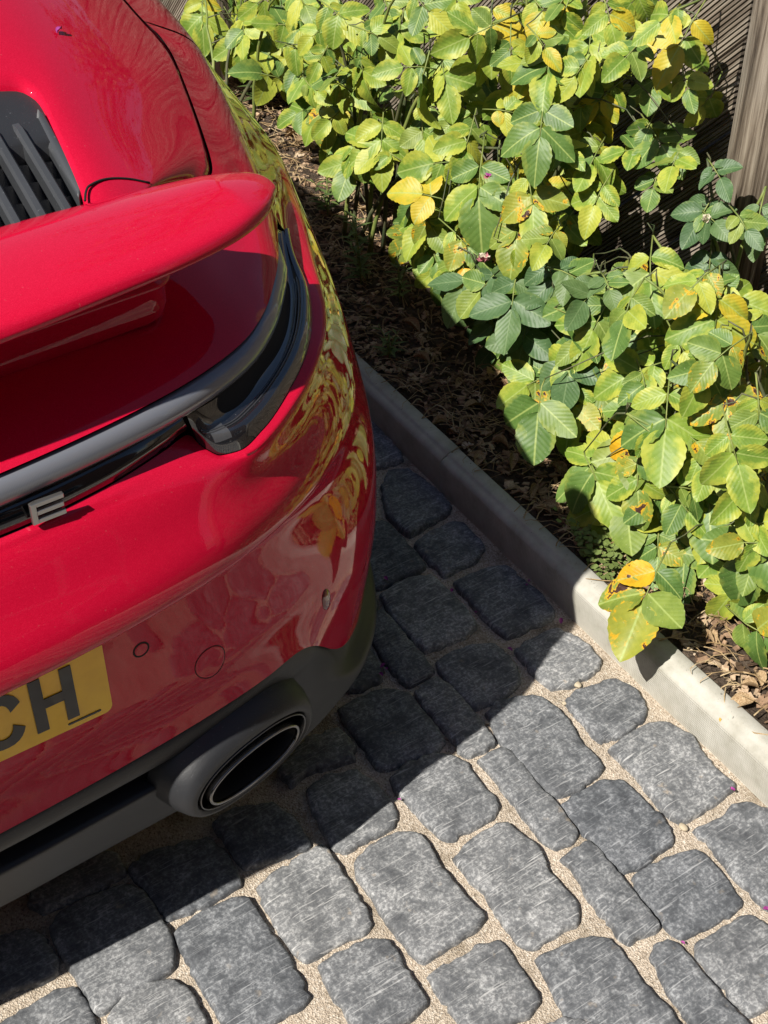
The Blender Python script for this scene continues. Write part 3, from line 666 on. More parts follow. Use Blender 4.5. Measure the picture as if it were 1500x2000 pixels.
def m_stone():
    m, nt, b = mat('dark_cobble_stone'); v = coords(nt, 'Object')
    oi = N(nt, 'ShaderNodeObjectInfo')
    big = noise(nt, v, 16, 5, .62, .4); fine = noise(nt, v, 190, 5, .72); mid = noise(nt, v, 60, 4, .65, .5)
    add = N(nt, 'ShaderNodeMath', operation='ADD'); nt.links.new(big.outputs[0], add.inputs[0]); nt.links.new(mid.outputs[0], add.inputs[1])
    hf = N(nt, 'ShaderNodeMath', operation='MULTIPLY'); hf.inputs[1].default_value = .5; nt.links.new(add.outputs[0], hf.inputs[0])
    dark = ramp(nt, hf.outputs[0], [(.34, (.058, .062, .069)), (.5, (.110, .116, .124)), (.66, (.185, .19, .198))])
    scf = ramp(nt, fine.outputs[0], [(.46, (0, 0, 0)), (.66, (1, 1, 1))])
    sc2 = ramp(nt, hf.outputs[0], [(.42, (.12, .12, .12)), (.60, (.95, .95, .95))])
    fac = N(nt, 'ShaderNodeMath', operation='MULTIPLY'); nt.links.new(scf.outputs[0], fac.inputs[0]); nt.links.new(sc2.outputs[0], fac.inputs[1])
    col = mixc(nt, fac.outputs[0], dark.outputs[0], (.43, .44, .445))
    # scratches in three directions
    for a, sx, sy, th in ((.6, 16, 330, .64), (-.35, 22, 420, .65), (1.5, 14, 300, .65), (1.05, 26, 460, .66), (2.4, 18, 380, .66), (-.9, 12, 250, .66)):
        mp = N(nt, 'ShaderNodeMapping'); mp.inputs['Rotation'].default_value = (0, 0, a); mp.inputs['Scale'].default_value = (sx, sy, 30); mp.inputs['Location'].default_value = (a*7, a*3, 0)
        nt.links.new(v, mp.inputs[0]); n = noise(nt, mp.outputs[0], 1.0, 2, .5, .35)
        r = ramp(nt, n.outputs[0], [(th, (0, 0, 0)), (th+.06, (.8, .8, .8))]); n3 = noise(nt, mp.outputs[0], .12, 3, .5); r3 = ramp(nt, n3.outputs[0], [(.42, (0, 0, 0)), (.62, (.9, .9, .9))])
        f2 = N(nt, 'ShaderNodeMath', operation='MULTIPLY'); nt.links.new(r.outputs[0], f2.inputs[0]); nt.links.new(r3.outputs[0], f2.inputs[1])
        col = mixc(nt, f2.outputs[0], col, (.46, .465, .465))
    tan = noise(nt, v, 34, 4, .55); tr = ramp(nt, tan.outputs[0], [(.66, (0, 0, 0)), (.74, (.6, .6, .6))])
    col = mixc(nt, tr.outputs[0], col, (.34, .285, .22))
    tone = ramp(nt, oi.outputs['Random'], [(0, (.66, .68, .72)), (.3, (.86, .87, .89)), (.7, (1.08, 1.07, 1.06)), (1, (1.34, 1.31, 1.27))])
    col = mixc(nt, 1.0, col, tone.outputs[0], 'MULTIPLY')
    nt.links.new(col, b.inputs['Base Color']); b.inputs['Roughness'].default_value = .72; b.inputs['Specular IOR Level'].default_value = .35
    h1 = bump(nt, fine.outputs[0], .7, .0014); h2 = bump(nt, mid.outputs[0], .35, .003, h1); nt.links.new(h2, b.inputs['Normal']); return m
def m_concrete():
    m, nt, b = mat('pale_kerb_concrete'); v = coords(nt, 'Object')
    n = noise(nt, v, 22, 6, .65); c = ramp(nt, n.outputs[0], [(.28, (.32, .305, .25)), (.42, (.41, .395, .34)), (.6, (.48, .465, .41)), (.78, (.54, .525, .465))])
    pit = noise(nt, v, 210, 3, .6); pr = ramp(nt, pit.outputs[0], [(.66, (0, 0, 0)), (.72, (1, 1, 1))])
    sx = N(nt, 'ShaderNodeSeparateXYZ'); nt.links.new(v, sx.inputs[0])
    band = N(nt, 'ShaderNodeMapRange'); band.inputs['From Min'].default_value = .068; band.inputs['From Max'].default_value = .074; nt.links.new(sx.outputs[2], band.inputs['Value'])
    pm = N(nt, 'ShaderNodeMath', operation='MULTIPLY'); nt.links.new(pr.outputs[0], pm.inputs[0]); nt.links.new(band.outputs[0], pm.inputs[1])
    dirt = noise(nt, v, 60, 4, .6); dr = ramp(nt, dirt.outputs[0], [(.5, (0, 0, 0)), (.8, (.5, .5, .5))])
    col = mixc(nt, dr.outputs[0], c.outputs[0], (.36, .34, .285)); col = mixc(nt, pm.outputs[0], col, (.10, .10, .085))
    nt.links.new(col, b.inputs['Base Color']); b.inputs['Roughness'].default_value = .9; b.inputs['Specular IOR Level'].default_value = .25
    # woven form texture on the upright face
    wy = N(nt, 'ShaderNodeMath', operation='SINE'); my = N(nt, 'ShaderNodeMath', operation='MULTIPLY'); my.inputs[1].default_value = 2*math.pi/.0042; nt.links.new(sx.outputs[1], my.inputs[0]); nt.links.new(my.outputs[0], wy.inputs[0])
    wz = N(nt, 'ShaderNodeMath', operation='SINE'); mz = N(nt, 'ShaderNodeMath', operation='MULTIPLY'); mz.inputs[1].default_value = 2*math.pi/.0042; nt.links.new(sx.outputs[2], mz.inputs[0]); nt.links.new(mz.outputs[0], wz.inputs[0])
    ml = N(nt, 'ShaderNodeMath', operation='ADD'); nt.links.new(wy.outputs[0], ml.inputs[0]); nt.links.new(wz.outputs[0], ml.inputs[1])
    inv = N(nt, 'ShaderNodeMapRange'); inv.inputs['From Min'].default_value = .062; inv.inputs['From Max'].default_value = .058; nt.links.new(sx.outputs[2], inv.inputs['Value'])
    mm = N(nt, 'ShaderNodeMath', operation='MULTIPLY'); nt.links.new(ml.outputs[0], mm.inputs[0]); nt.links.new(inv.outputs[0], mm.inputs[1])
    b1_ = bump(nt, mm.outputs[0], .45, .0006); nt.links.new(bump(nt, pit.outputs[0], .3, .001, b1_), b.inputs['Normal']); return m
def m_soil():
    m, nt, b = mat('dry_garden_soil'); v = coords(nt, 'Object')
    n = noise(nt, v, 45, 6, .7); c = ramp(nt, n.outputs[0], [(.25, (.030, .022, .016)), (.5, (.085, .062, .045)), (.72, (.17, .13, .095)), (.9, (.28, .225, .17))])
    vo = N(nt, 'ShaderNodeTexVoronoi'); vo.inputs['Scale'].default_value = 140; nt.links.new(v, vo.inputs['Vector'])
    nt.links.new(c.outputs[0], b.inputs['Base Color']); b.inputs['Roughness'].default_value = 1; b.inputs['Specular IOR Level'].default_value = .15
    h = bump(nt, vo.outputs['Distance'], .8, .006); nt.links.new(bump(nt, n.outputs[0], .9, .02, h), b.inputs['Normal']); return m
M_SAND, M_STONE, M_CONC, M_SOIL = m_sand(), m_stone(), m_concrete(), m_soil()
def m_far():
    m, nt, b = mat('distant_cobbles'); v = coords(nt, 'Object')
    br = N(nt, 'ShaderNodeTexBrick'); br.inputs['Scale'].default_value = 1; br.inputs['Brick Width'].default_value = .15; br.inputs['Row Height'].default_value = .115; br.inputs['Mortar Size'].default_value = .011
    br.inputs['Color1'].default_value = (.11, .115, .12, 1); br.inputs['Color2'].default_value = (.16, .165, .17, 1); br.inputs['Mortar'].default_value = (.45, .38, .30, 1)
    mp = N(nt, 'ShaderNodeMapping'); mp.inputs['Rotation'].default_value = (0, 0, math.pi/2); nt.links.new(v, mp.inputs[0]); nt.links.new(mp.outputs[0], br.inputs['Vector'])
    nt.links.new(br.outputs[0], b.inputs['Base Color']); b.inputs['Roughness'].default_value = .85; return m
M_FAR = m_far()
gr = link('ground', mesh('ground', [(-90, -90, -.03), (90, -90, -.03), (90, 90, -.03), (-90, 90, -.03)], [(0, 1, 2, 3)]), None, M_FAR); tag(gr, kind='structure')
# pavement bed of sand with slight unevenness
xs = np.linspace(-2.65, 1.19, 150); ys = np.linspace(-2.65, 3.4, 190)
from mathutils import noise as mnoise
def nz(x, y, s, k=0): return mnoise.noise((x*s, y*s, 3.1+k))
SG = np.array([[(x, y, -.0075+.0025*nz(x, y, 9)+.0012*nz(x, y, 34)) for x in xs] for y in ys])
pave = link('pavement', gridmesh('pavement', SG), None, M_SAND); tag(pave, kind='structure')
if pave.data.polygons[0].normal.z < 0: pave.data.flip_normals()
# cobble outlines read off the photograph: zoom tables (offset x, offset y, scale)
Z2 = (700, 1250, 1.875); ZU = (700, 650, 1.875); ZV = (0, 1600, 1.875); ZF = (0, 0, 1.0); ZW = (680, 800, 2.857)
STONES = [
 (Z2, [(760,220),(800,185),(940,138),(1020,180),(1055,250),(1040,285),(960,335),(895,362),(860,335),(820,280)]),
 (Z2, [(925,395),(1000,340),(1070,296),(1140,300),(1220,345),(1260,410),(1290,440),(1310,470),(1382,525),(1290,590),(1190,658),(1140,635),(1080,560),(1010,470)]),
 (Z2, [(1235,690),(1340,640),(1370,600),(1420,585),(1500,610),(1600,720),(1640,850),(1560,930),(1500,975),(1440,920),(1380,850),(1310,760)]),
 (Z2, [(475,265),(500,230),(590,205),(660,205),(700,225),(760,280),(820,380),(870,420),(895,460),(820,530),(730,560),(690,540),(630,480),(560,400),(500,330)]),
 (Z2, [(440,440),(520,395),(560,405),(640,500),(700,570),(770,650),(807,695),(780,725),(725,752),(670,720),(600,620),(530,540),(490,480)]),
 (Z2, [(750,595),(800,560),(880,515),(960,508),(1010,545),(1060,600),(1110,640),(1150,705),(1145,735),(1100,760),(1040,810),(975,840),(930,800),(850,720),(790,650)]),
 (Z2, [(747,800),(790,765),(850,735),(880,760),(950,850),(1030,950),(1105,1045),(1060,1065),(1020,1075),(990,1105),(960,1080),(900,1000),(850,930),(800,850)]),
 (Z2, [(1005,865),(1060,830),(1140,790),(1240,765),(1270,785),(1340,860),(1405,955),(1350,1000),(1260,1050),(1190,1082),(1150,1060),(1090,990),(1040,920)]),
 (Z2, [(1235,1115),(1300,1075),(1400,1010),(1450,1008),(1530,1060),(1580,1130),(1560,1250),(1480,1340),(1430,1362),(1380,1310),(1300,1220),(1250,1160)]),
 (Z2, [(1077,1160),(1090,1110),(1140,1093),(1180,1120),(1260,1220),(1360,1330),(1460,1440),(1420,1490),(1330,1520),(1260,1450),(1180,1330),(1130,1260)]),
 (Z2, [(655,1165),(720,1130),(850,1080),(920,1090),(970,1140),(1000,1190),(1060,1270),(1130,1340),(1175,1400),(1130,1470),(960,1560),(900,1540),(800,1430),(740,1310),(690,1220)]),
 (Z2, [(352,795),(400,745),(500,680),(550,668),(600,710),(660,760),(690,840),(740,900),(790,940),(810,990),(800,1025),(740,1050),(690,1090),(640,1122),(590,1100),(530,1020),(460,910),(390,840)]),
 (Z2, [(-10,810),(60,740),(150,705),(220,708),(260,750),(300,830),(370,910),(420,970),(457,1000),(430,1045),(360,1090),(290,1140),(235,1165),(190,1130),(130,1050),(60,940),(10,880)]),
 (Z2, [(265,1225),(310,1185),(380,1160),(440,1110),(510,1095),(540,1120),(580,1180),(630,1250),(662,1310),(620,1360),(540,1400),(440,1440),(400,1420),(350,1350),(300,1290)]),
 (Z2, [(-140,1190),(-60,1140),(0,1112),(60,1093),(110,1100),(150,1150),(190,1230),(230,1290),(250,1315),(220,1350),(130,1410),(60,1440),(0,1420),(-60,1330),(-120,1240)]),
 (Z2, [(122,500),(180,450),(280,415),(350,420),(400,450),(440,510),(490,560),(508,600),(490,640),(420,680),(350,722),(300,710),(250,660),(200,600),(150,550)]),
 (Z2, [(-70,245),(0,205),(60,180),(120,175),(180,190),(230,250),(280,310),(312,360),(280,400),(200,430),(100,462),(60,450),(20,380),(-50,290)]),
 (Z2, [(215,185),(250,150),(290,135),(330,160),(400,240),(460,310),(500,370),(460,390),(400,415),(365,400),(330,340),(270,270),(225,215)]),
 (Z2, [(290,75),(340,45),(430,10),(500,10),(560,60),(590,120),(570,170),(500,210),(430,237),(390,210),(340,150),(300,110)]),
 (Z2, [(580,30),(640,-10),(720,-45),(790,-20),(850,20),(888,70),(860,110),(790,150),(710,168),(680,140),(620,90)]),
 (ZW, [(190,420),(230,340),(330,320),(420,380),(500,450),(570,520),(560,560),(440,630),(345,685),(290,650),(220,570)]),
 (ZW, [(375,735),(430,690),(560,620),(640,620),(700,680),(760,750),(720,820),(620,870),(540,915),(490,870),(430,810)]),
 (ZW, [(595,960),(680,920),(800,880),(890,870),(960,930),(1060,1010),(1150,1110),(1120,1160),(1000,1210),(880,1260),(830,1210),(720,1100),(640,1020)]),
 (ZW, [(185,1030),(260,970),(380,930),(460,920),(540,990),(640,1090),(715,1190),(640,1250),(500,1310),(430,1330),(370,1280),(270,1170)]),
 (ZW, [(100,640),(180,600),(240,640),(330,740),(425,850),(400,890),(270,940),(170,985),(110,960),(40,860),(20,700)]),
 (ZW, [(130,1170),(180,1110),(230,1150),(320,1260),(410,1360),(470,1440),(420,1480),(330,1525),(280,1490),(200,1380),(140,1280)]),
 (ZW, [(20,60),(150,60),(240,170),(310,255),(250,290),(170,310),(60,280)]),
 (ZW, [(-60,1330),(60,1290),(130,1330),(190,1440),(180,1490),(90,1540),(0,1560),(-90,1440)]),
 (ZW, [(-40,1010),(60,1000),(150,1060),(155,1100),(120,1120),(40,1150),(-40,1100)]),
 (ZV, [(945,245),(1040,170),(1170,95),(1200,110),(1240,170),(1290,250),(1330,310),(1358,375),(1330,400),(1260,430),(1170,480),(1120,512),(1085,480),(1030,400),(980,320)]),
 (ZV, [(640,415),(720,350),(850,290),(905,285),(940,330),(1000,420),(1060,510),(1110,590),(1130,640),(1110,670),(1050,700),(960,760),(880,790),(840,770),(790,680),(740,600),(690,520)]),
 (ZV, [(185,390),(230,330),(330,280),(440,240),(510,250),(560,310),(610,400),(632,470),(625,540),(570,580),(450,640),(375,697),(340,680),(300,600),(230,500)]),
 (ZV, [(470,180),(520,130),(650,80),(760,60),(820,110),(860,180),(875,230),(800,280),(700,320),(610,355),(580,320),(530,250)]),
 (ZV, [(780,10),(850,-40),(1000,-60),(1070,-10),(1120,60),(1130,90),(1050,120),(960,150),(900,165),(870,130),(820,60)]),
 (ZV, [(395,720),(450,650),(540,600),(630,585),(690,620),(730,690),(770,760),(740,850),(600,900),(480,860)]),
 (ZV, [(-60,760),(0,735),(100,680),(200,625),(260,612),(300,650),(335,720),(340,790),(250,850),(100,900),(0,880)]),
 (ZV, [(-60,470),(0,430),(100,400),(160,430),(200,500),(205,550),(150,580),(60,610),(0,640),(-60,560)]),
 (ZV, [(200,160),(330,110),(420,120),(450,190),(390,230),(250,290),(160,330),(110,300),(130,230)]),
 (ZF, [(600,1540),(636,1512),(696,1500),(738,1530),(774,1584),(768,1608),(720,1632),(672,1659),(648,1644),(620,1600)]),
 (ZF, [(545,1500),(600,1440),(660,1420),(690,1450),(690,1480),(600,1505),(570,1530)]),
 (ZF, [(1060,2005),(1100,1985),(1150,1990),(1190,2040),(1130,2070),(1080,2050)]),
 (ZF, [(660,1150),(715,1120),(730,1160),(725,1230),(690,1260),(655,1210)]),
]
cob_polys = []
for (ox, oy, s), pts in STONES:
    cob_polys.append(np.array([onp(ox+x/s, oy+y/s, 2, .004)[:2] for x, y in pts]))
def chaikin(p, it=2):
    for _ in range(it):
        q = np.roll(p, -1, 0); p = np.stack([.75*p+.25*q, .25*p+.75*q], 1).reshape(-1, 2)
    return p
def resample(p, n):
    d = np.linalg.norm(np.roll(p, -1, 0)-p, axis=1); c = np.concatenate([[0], np.cumsum(d)]); t = np.linspace(0, c[-1], n, endpoint=False); q = np.vstack([p, p[:1]])
    return np.stack([np.interp(t, c, q[:, 0]), np.interp(t, c, q[:, 1])], 1)
def stone_mesh(poly, seed, n=44, rings_=((0, -.016), (.0012, -.0030), (.0034, .0024), (.0075, .0044), (.022, .0050), (.045, .0052)), hz=0.0, grow=.0, it=2):
    c0_ = poly.mean(0); poly = poly+(poly-c0_)/np.linalg.norm(poly-c0_, axis=1)[:, None]*grow; p = resample(chaikin(poly, it), n); p = p if it else .8*p+.1*np.roll(p, 1, 0)+.1*np.roll(p, -1, 0); cen = p.mean(0); v = []
    ar = np.roll(p, -1, 0)-np.roll(p, 1, 0); nrm = np.stack([ar[:, 1], -ar[:, 0]], 1); nrm /= np.linalg.norm(nrm, axis=1)[:, None]+1e-9
    if ((p+nrm*.001-cen)**2).sum() < ((p-cen)**2).sum(): nrm = -nrm
    jit = np.array([mnoise.noise((q[0]*60, q[1]*60, seed)) for q in p]); p = p+nrm*(jit*.0032+np.array([mnoise.noise((q[0]*170, q[1]*170, seed)) for q in p])*.0014)[:, None]
    chip = np.array([max(0, mnoise.noise((q[0]*95, q[1]*95, seed+9))-.28) for q in p]); p = p-nrm*(chip*.011)[:, None]
    tl = (.018*math.sin(seed*3.1), .018*math.cos(seed*4.7)); rad = np.linalg.norm(p-cen, axis=1)
    for ins, z in rings_:
        f = np.clip(1-ins/np.maximum(rad, .02), .12, 1)
        for k in range(n):
            q = cen+(p[k]-cen)*f[k]
            v.append((q[0], q[1], z+hz+(q[0]-cen[0])*tl[0]+(q[1]-cen[1])*tl[1]+(.0022*mnoise.noise((q[0]*26, q[1]*26, seed*.37))+.0013*mnoise.noise((q[0]*70, q[1]*70, seed)) if z > 0 else .001*jit[k])))
    R = len(rings_); v.append((cen[0], cen[1], .0052+hz)); ci = len(v)-1
    f = [(i*n+k, i*n+(k+1) % n, (i+1)*n+(k+1) % n, (i+1)*n+k) for i in range(R-1) for k in range(n)]+[((R-1)*n+k, (R-1)*n+(k+1) % n, ci) for k in range(n)]
    me = mesh('cobble', v, f)
    if me.polygons[-1].normal.z < 0: me.flip_normals()
    me.materials.append(M_STONE); return me
for i, pl in enumerate(cob_polys):
    link('cobble', stone_mesh(pl, i*1.7, n=64, hz=.0015*math.sin(i*2.3), grow=.0058, it=0), pave)
# more cobbles around, in the same irregular courses
from mathutils.geometry import intersect_point_line
cent = np.array([c.mean(0) for c in cob_polys])
allp = np.vstack([resample(np.vstack([c]), 40) for c in cob_polys])
def inside_any(P, poly):
    x, y = P[:, 0], P[:, 1]; c = np.zeros(len(P), bool); j = len(poly)-1
    for i in range(len(poly)):
        (xi, yi), (xj, yj) = poly[i], poly[j]
        if yi != yj: c ^= ((yi > y) != (yj > y)) & (x < (xj-xi)*(y-yi)/(yj-yi)+xi)
        j = i
    return c.any()
rs = random.Random(3); extra_n = 0; sv = []; sf = []
xcol = 1.115
while xcol > -2.6:
    wcol = rs.choice((.105, .115, .12, .07)); y = -2.6+rs.random()*.1
    while y < 2.4:
        h = rs.choice((.10, .12, .15, .18)); g = .011
        x0, x1, y0, y1 = xcol-wcol+g, xcol-g*.2, y+g*.5, y+h-g*.5
        poly = np.array([(x0+rs.uniform(-.005, .005), y0+rs.uniform(-.005, .005)), ((x0+x1)/2, y0+rs.uniform(-.006, .006)), (x1+rs.uniform(-.005, .005), y0+rs.uniform(-.005, .005)), (x1+rs.uniform(-.006, .006), (y0+y1)/2), (x1+rs.uniform(-.005, .005), y1+rs.uniform(-.005, .005)), ((x0+x1)/2, y1+rs.uniform(-.006, .006)), (x0+rs.uniform(-.005, .005), y1+rs.uniform(-.005, .005)), (x0+rs.uniform(-.006, .006), (y0+y1)/2)])
        y += h
        c = poly.mean(0)
        big = c+(poly-c)*1.12
        if inside_any(allp, big) or any(np.linalg.norm(c-q) < .1 and inside_any(c[None], pl) for q, pl in zip(cent, cob_polys)): continue
        near = -.75 < c[1] < 1.5 and -.55 < c[0]
        pj = proj((c[0], c[1], 0)); vis = -60 < pj[0] < 1560 and 300 < pj[1] < 2060
        if near and vis:
            if extra_n < 200: link('cobble', stone_mesh(poly, 50+extra_n*1.3, 32), pave); extra_n += 1
        else:
            m_ = stone_mesh(poly, 100+y*3, 14, ((0, -.012), (.006, .001), (.02, .005))); b0_ = len(sv)
            sv += [tuple(q.co) for q in m_.vertices]; sf += [tuple(b0_+a for a in q.vertices) for q in m_.polygons]; bpy.data.meshes.remove(m_)
    xcol -= wcol
o = link('cobbles', mesh('cobbles', sv, sf), pave, M_STONE); tag(o, kind='stuff')
# kerb of concrete edging stones
kerb = empty('kerb', (1.14, 0, 0)); tag(kerb, 'low pale concrete edging kerb between the cobbles and the flower bed', 'kerb')
def kx(y): return 1.1435+.046*y+.004*y*y
kprof = [(0, -.05), (0, .0), (.0004, .056), (.0014, .0605), (.004, .0645), (.008, .0675), (.012, .0690), (.0155, .0702), (.0175, .0725), (.021, .0745), (.026, .0752), (.042, .0755), (.0445, .0735), (.0452, .055), (.0452, -.05)]
ky0 = .60
for k in range(-3, 4):
    ya, yb = ky0+.915*k+.0015, ky0+.915*(k+1)-.0015
    dx = .0022*math.sin(k*2.1)
    g = [[(kx(y)+a+dx-1.14, y, z+.0008*mnoise.noise((y*20, a*90, z*60))) for a, z in kprof] for y in np.linspace(ya, yb, 40)]
    g = np.array(g); me = gridmesh('kerb_stone', g)
    bmx = bmesh.new(); bmx.from_mesh(me); bmx.verts.ensure_lookup_table(); n = len(kprof)
    bmx.faces.new([bmx.verts[i] for i in range(n)]); bmx.faces.new([bmx.verts[i] for i in range(len(bmx.verts)-n, len(bmx.verts))])
    bmesh.ops.recalc_face_normals(bmx, faces=bmx.faces[:]); bmx.to_mesh(me); bmx.free()
    o = link('kerb_stone', me, kerb, M_CONC)
    me.polygons.foreach_set('use_smooth', np.array([len(p.vertices) == 4 for p in me.polygons]))
# yellow paint drip on the kerb face
ya = onp(1397, 1440, 0, kx(-.15))
o = link('paint_drip', mesh('paint_drip', [(kx(ya[1])-.0012-1.14, ya[1]-.0035, .002), (kx(ya[1])-.0012-1.14, ya[1]+.0035, .004), (kx(ya[1])-.0010-1.14, ya[1]+.003, .055), (kx(ya[1])-.0010-1.14, ya[1]-.003, .058), (kx(ya[1])+.0035-1.14, ya[1]+.002, .068), (kx(ya[1])+.0035-1.14, ya[1]-.002, .068)], [(0, 3, 2, 1), (3, 5, 4, 2)]), kerb, m_simple('ochre_paint', (.50, .34, .08), .7))
# flower bed soil
xs = np.linspace(0, 1, 60); ys = np.linspace(-3, 6, 300)
BG = []
for y in ys:
    r = []
    for a in xs:
        x = kx(np.clip(y, -2, 3.2))+.041+a**1.4*2.2; r.append((x, y, .058+.014*nz(x, y, 5, 2)+.009*nz(x, y, 21, 5)+.005*nz(x, y, 60, 1)+.012*min(1, a*4)))
    BG.append(r)
bed = link('flower_bed_soil', gridmesh('flower_bed_soil', np.array(BG)), None, M_SOIL); tag(bed, kind='structure')
if bed.data.polygons[0].normal.z < 0: bed.data.flip_normals()
def soilz(x, y): return .066+.014*nz(x, y, 5, 2)+.009*nz(x, y, 21, 5)
# ------------------------------------------------------------------ fence
def m_wood(name, groove):
    m, nt, b = mat(name); v = coords(nt, 'Object'); oi = N(nt, 'ShaderNodeObjectInfo')
    mp = N(nt, 'ShaderNodeMapping'); mp.inputs['Scale'].default_value = (60, 60, 2.6) if not groove else (2.6, 60, 60); nt.links.new(v, mp.inputs[0])
    ofs = N(nt, 'ShaderNodeVectorMath', operation='ADD'); nt.links.new(mp.outputs[0], ofs.inputs[0]); cmb = N(nt, 'ShaderNodeCombineXYZ'); nt.links.new(oi.outputs['Random'], cmb.inputs[0]); nt.links.new(oi.outputs['Random'], cmb.inputs[1])
    sc = N(nt, 'ShaderNodeVectorMath', operation='SCALE'); sc.inputs['Scale'].default_value = 40; nt.links.new(cmb.outputs[0], sc.inputs[0]); nt.links.new(sc.outputs[0], ofs.inputs[1])
    n = noise(nt, ofs.outputs[0], 1.4, 5, .65, .3); c = ramp(nt, n.outputs[0], [(.32, (.055, .042, .032)), (.44, (.16, .13, .10)), (.56, (.29, .25, .20)), (.7, (.40, .355, .295))])
    big = noise(nt, v, 3, 3, .6); g2 = ramp(nt, big.outputs[0], [(.35, (.82, .82, .82)), (.65, (1.08, 1.05, 1.0))])
    nt.links.new(mixc(nt, 1, c.outputs[0], g2.outputs[0], 'MULTIPLY'), b.inputs['Base Color']); b.inputs['Roughness'].default_value = .9; b.inputs['Specular IOR Level'].default_value = .2
    h = bump(nt, n.outputs[0], .8, .004)
    if groove:
        sx = N(nt, 'ShaderNodeSeparateXYZ'); nt.links.new(v, sx.inputs[0]); mu = N(nt, 'ShaderNodeMath', operation='MULTIPLY'); mu.inputs[1].default_value = 2*math.pi/.0075; nt.links.new(sx.outputs[2], mu.inputs[0])
        si = N(nt, 'ShaderNodeMath', operation='SINE'); nt.links.new(mu.outputs[0], si.inputs[0]); h = bump(nt, si.outputs[0], 1.0, .0028, h)
    nt.links.new(h, b.inputs['Normal']); return m
M_POST, M_BOARD = m_wood('weathered_post_wood', False), m_wood('reeded_board_wood', True)
fence = empty('garden_fence', (1.76, .5, 0)); tag(fence, 'weathered timber fence of diagonal reeded boards behind the rose bushes', 'fence')
def wobbly_box(name, sx, sy, sz, nseg, seed, axis):
    bm = bmesh.new(); bmesh.ops.create_cube(bm, size=1); bmesh.ops.scale(bm, vec=(sx, sy, sz), verts=bm.verts)
    bmesh.ops.bevel(bm, geom=bm.edges[:], offset=.004, segments=2, affect='EDGES'); return from_bm(name, bm)
pm = wobbly_box('fence_post', .098, .084, 1.5, 1, 0, 2)
FX = 1.76
for yy in (-1.36, .452, 2.344, 4.2):
    o = link('fence_post', pm, fence, M_POST); o.location = (-.012, yy-.5, .69); o.rotation_euler = (0, math.radians(.6), 0)
bw = .118
for bay in range(3):
    ya, yb = -1.36+1.852*bay+.049, -1.36+1.852*(bay+1)-.049; z0, z1 = .09, 1.34
    Wb, Hb = yb-ya, z1-z0; cy, cz = (ya+yb)/2, (z0+z1)/2
    nd = int((Wb+Hb)/math.sqrt(2)/bw)+2
    for k in range(nd):
        d = (-.5*(Wb+Hb)/math.sqrt(2))+(k+.5)*bw        # signed distance along the normal (rising to +Y,+Z)
        # board direction rises towards -Y: e = (-1, 1)/sqrt2, normal n = (1, 1)/sqrt2 in (y, z)
        nn = np.array([1, 1])/math.sqrt(2); ee = np.array([-1, 1])/math.sqrt(2); c0 = nn*d
        # clip the strip against the bay rectangle: polygon clipping
        big = 4.0; hw = bw/2-.003
        poly = [c0+ee*big+nn*hw, c0-ee*big+nn*hw, c0-ee*big-nn*hw, c0+ee*big-nn*hw]
        for (ax_, lim, sg) in ((0, Wb/2, 1), (0, -Wb/2, -1), (1, Hb/2, 1), (1, -Hb/2, -1)):
            out = []
            for i in range(len(poly)):
                p, q = poly[i], poly[(i+1) % len(poly)]; ip, iq = sg*(p[ax_]-lim) <= 0, sg*(q[ax_]-lim) <= 0
                if ip: out.append(p)
                if ip != iq: t = (lim-p[ax_])/(q[ax_]-p[ax_]); out.append(p+(q-p)*t)
            poly = out
            if len(poly) < 3: break
        if len(poly) < 3: continue
        # board local frame: x along the board, z across it, y through it
        L = np.array([((p-c0)@ee, (p-c0)@nn) for p in poly])
        if np.ptp(L[:, 0]) < .03: continue
        bm = bmesh.new(); a = [bm.verts.new((l[0], .009, l[1])) for l in L]
        try: f = bm.faces.new(a)
        except ValueError: bm.free(); continue
        r = bmesh.ops.extrude_face_region(bm, geom=[f]); bmesh.ops.translate(bm, vec=(0, -.018, 0), verts=[g_ for g_ in r['geom'] if isinstance(g_, bmesh.types.BMVert)])
        bmesh.ops.recalc_face_normals(bm, faces=bm.faces[:]); me = from_bm('fence_board', bm)
        o = link('fence_board', me, fence, M_BOARD, smooth=False)
        M3 = Matrix(((0, 1, 0), (ee[0], 0, nn[0]), (ee[1], 0, nn[1])))       # columns: local x, y, z
        if M3.determinant() < 0: M3 = Matrix(((0, -1, 0), (ee[0], 0, nn[0]), (ee[1], 0, nn[1])))
        o.matrix_local = Matrix.Translation((R_.uniform(-.003, .003), cy-.5+c0[0], cz+c0[1])) @ M3.to_4x4()
    bm = bmesh.new(); box(bm, (0, 0, 0), (.045, Wb, .07)); o = link('bottom_rail', from_bm('rail', bm, .003, 1), fence, M_POST, smooth=False); o.location = (.035, cy-.5, .12)
    o2 = o.copy(); COL.objects.link(o2); o2.location = (.035, cy-.5, 1.29); o2.name = 'top_rail'
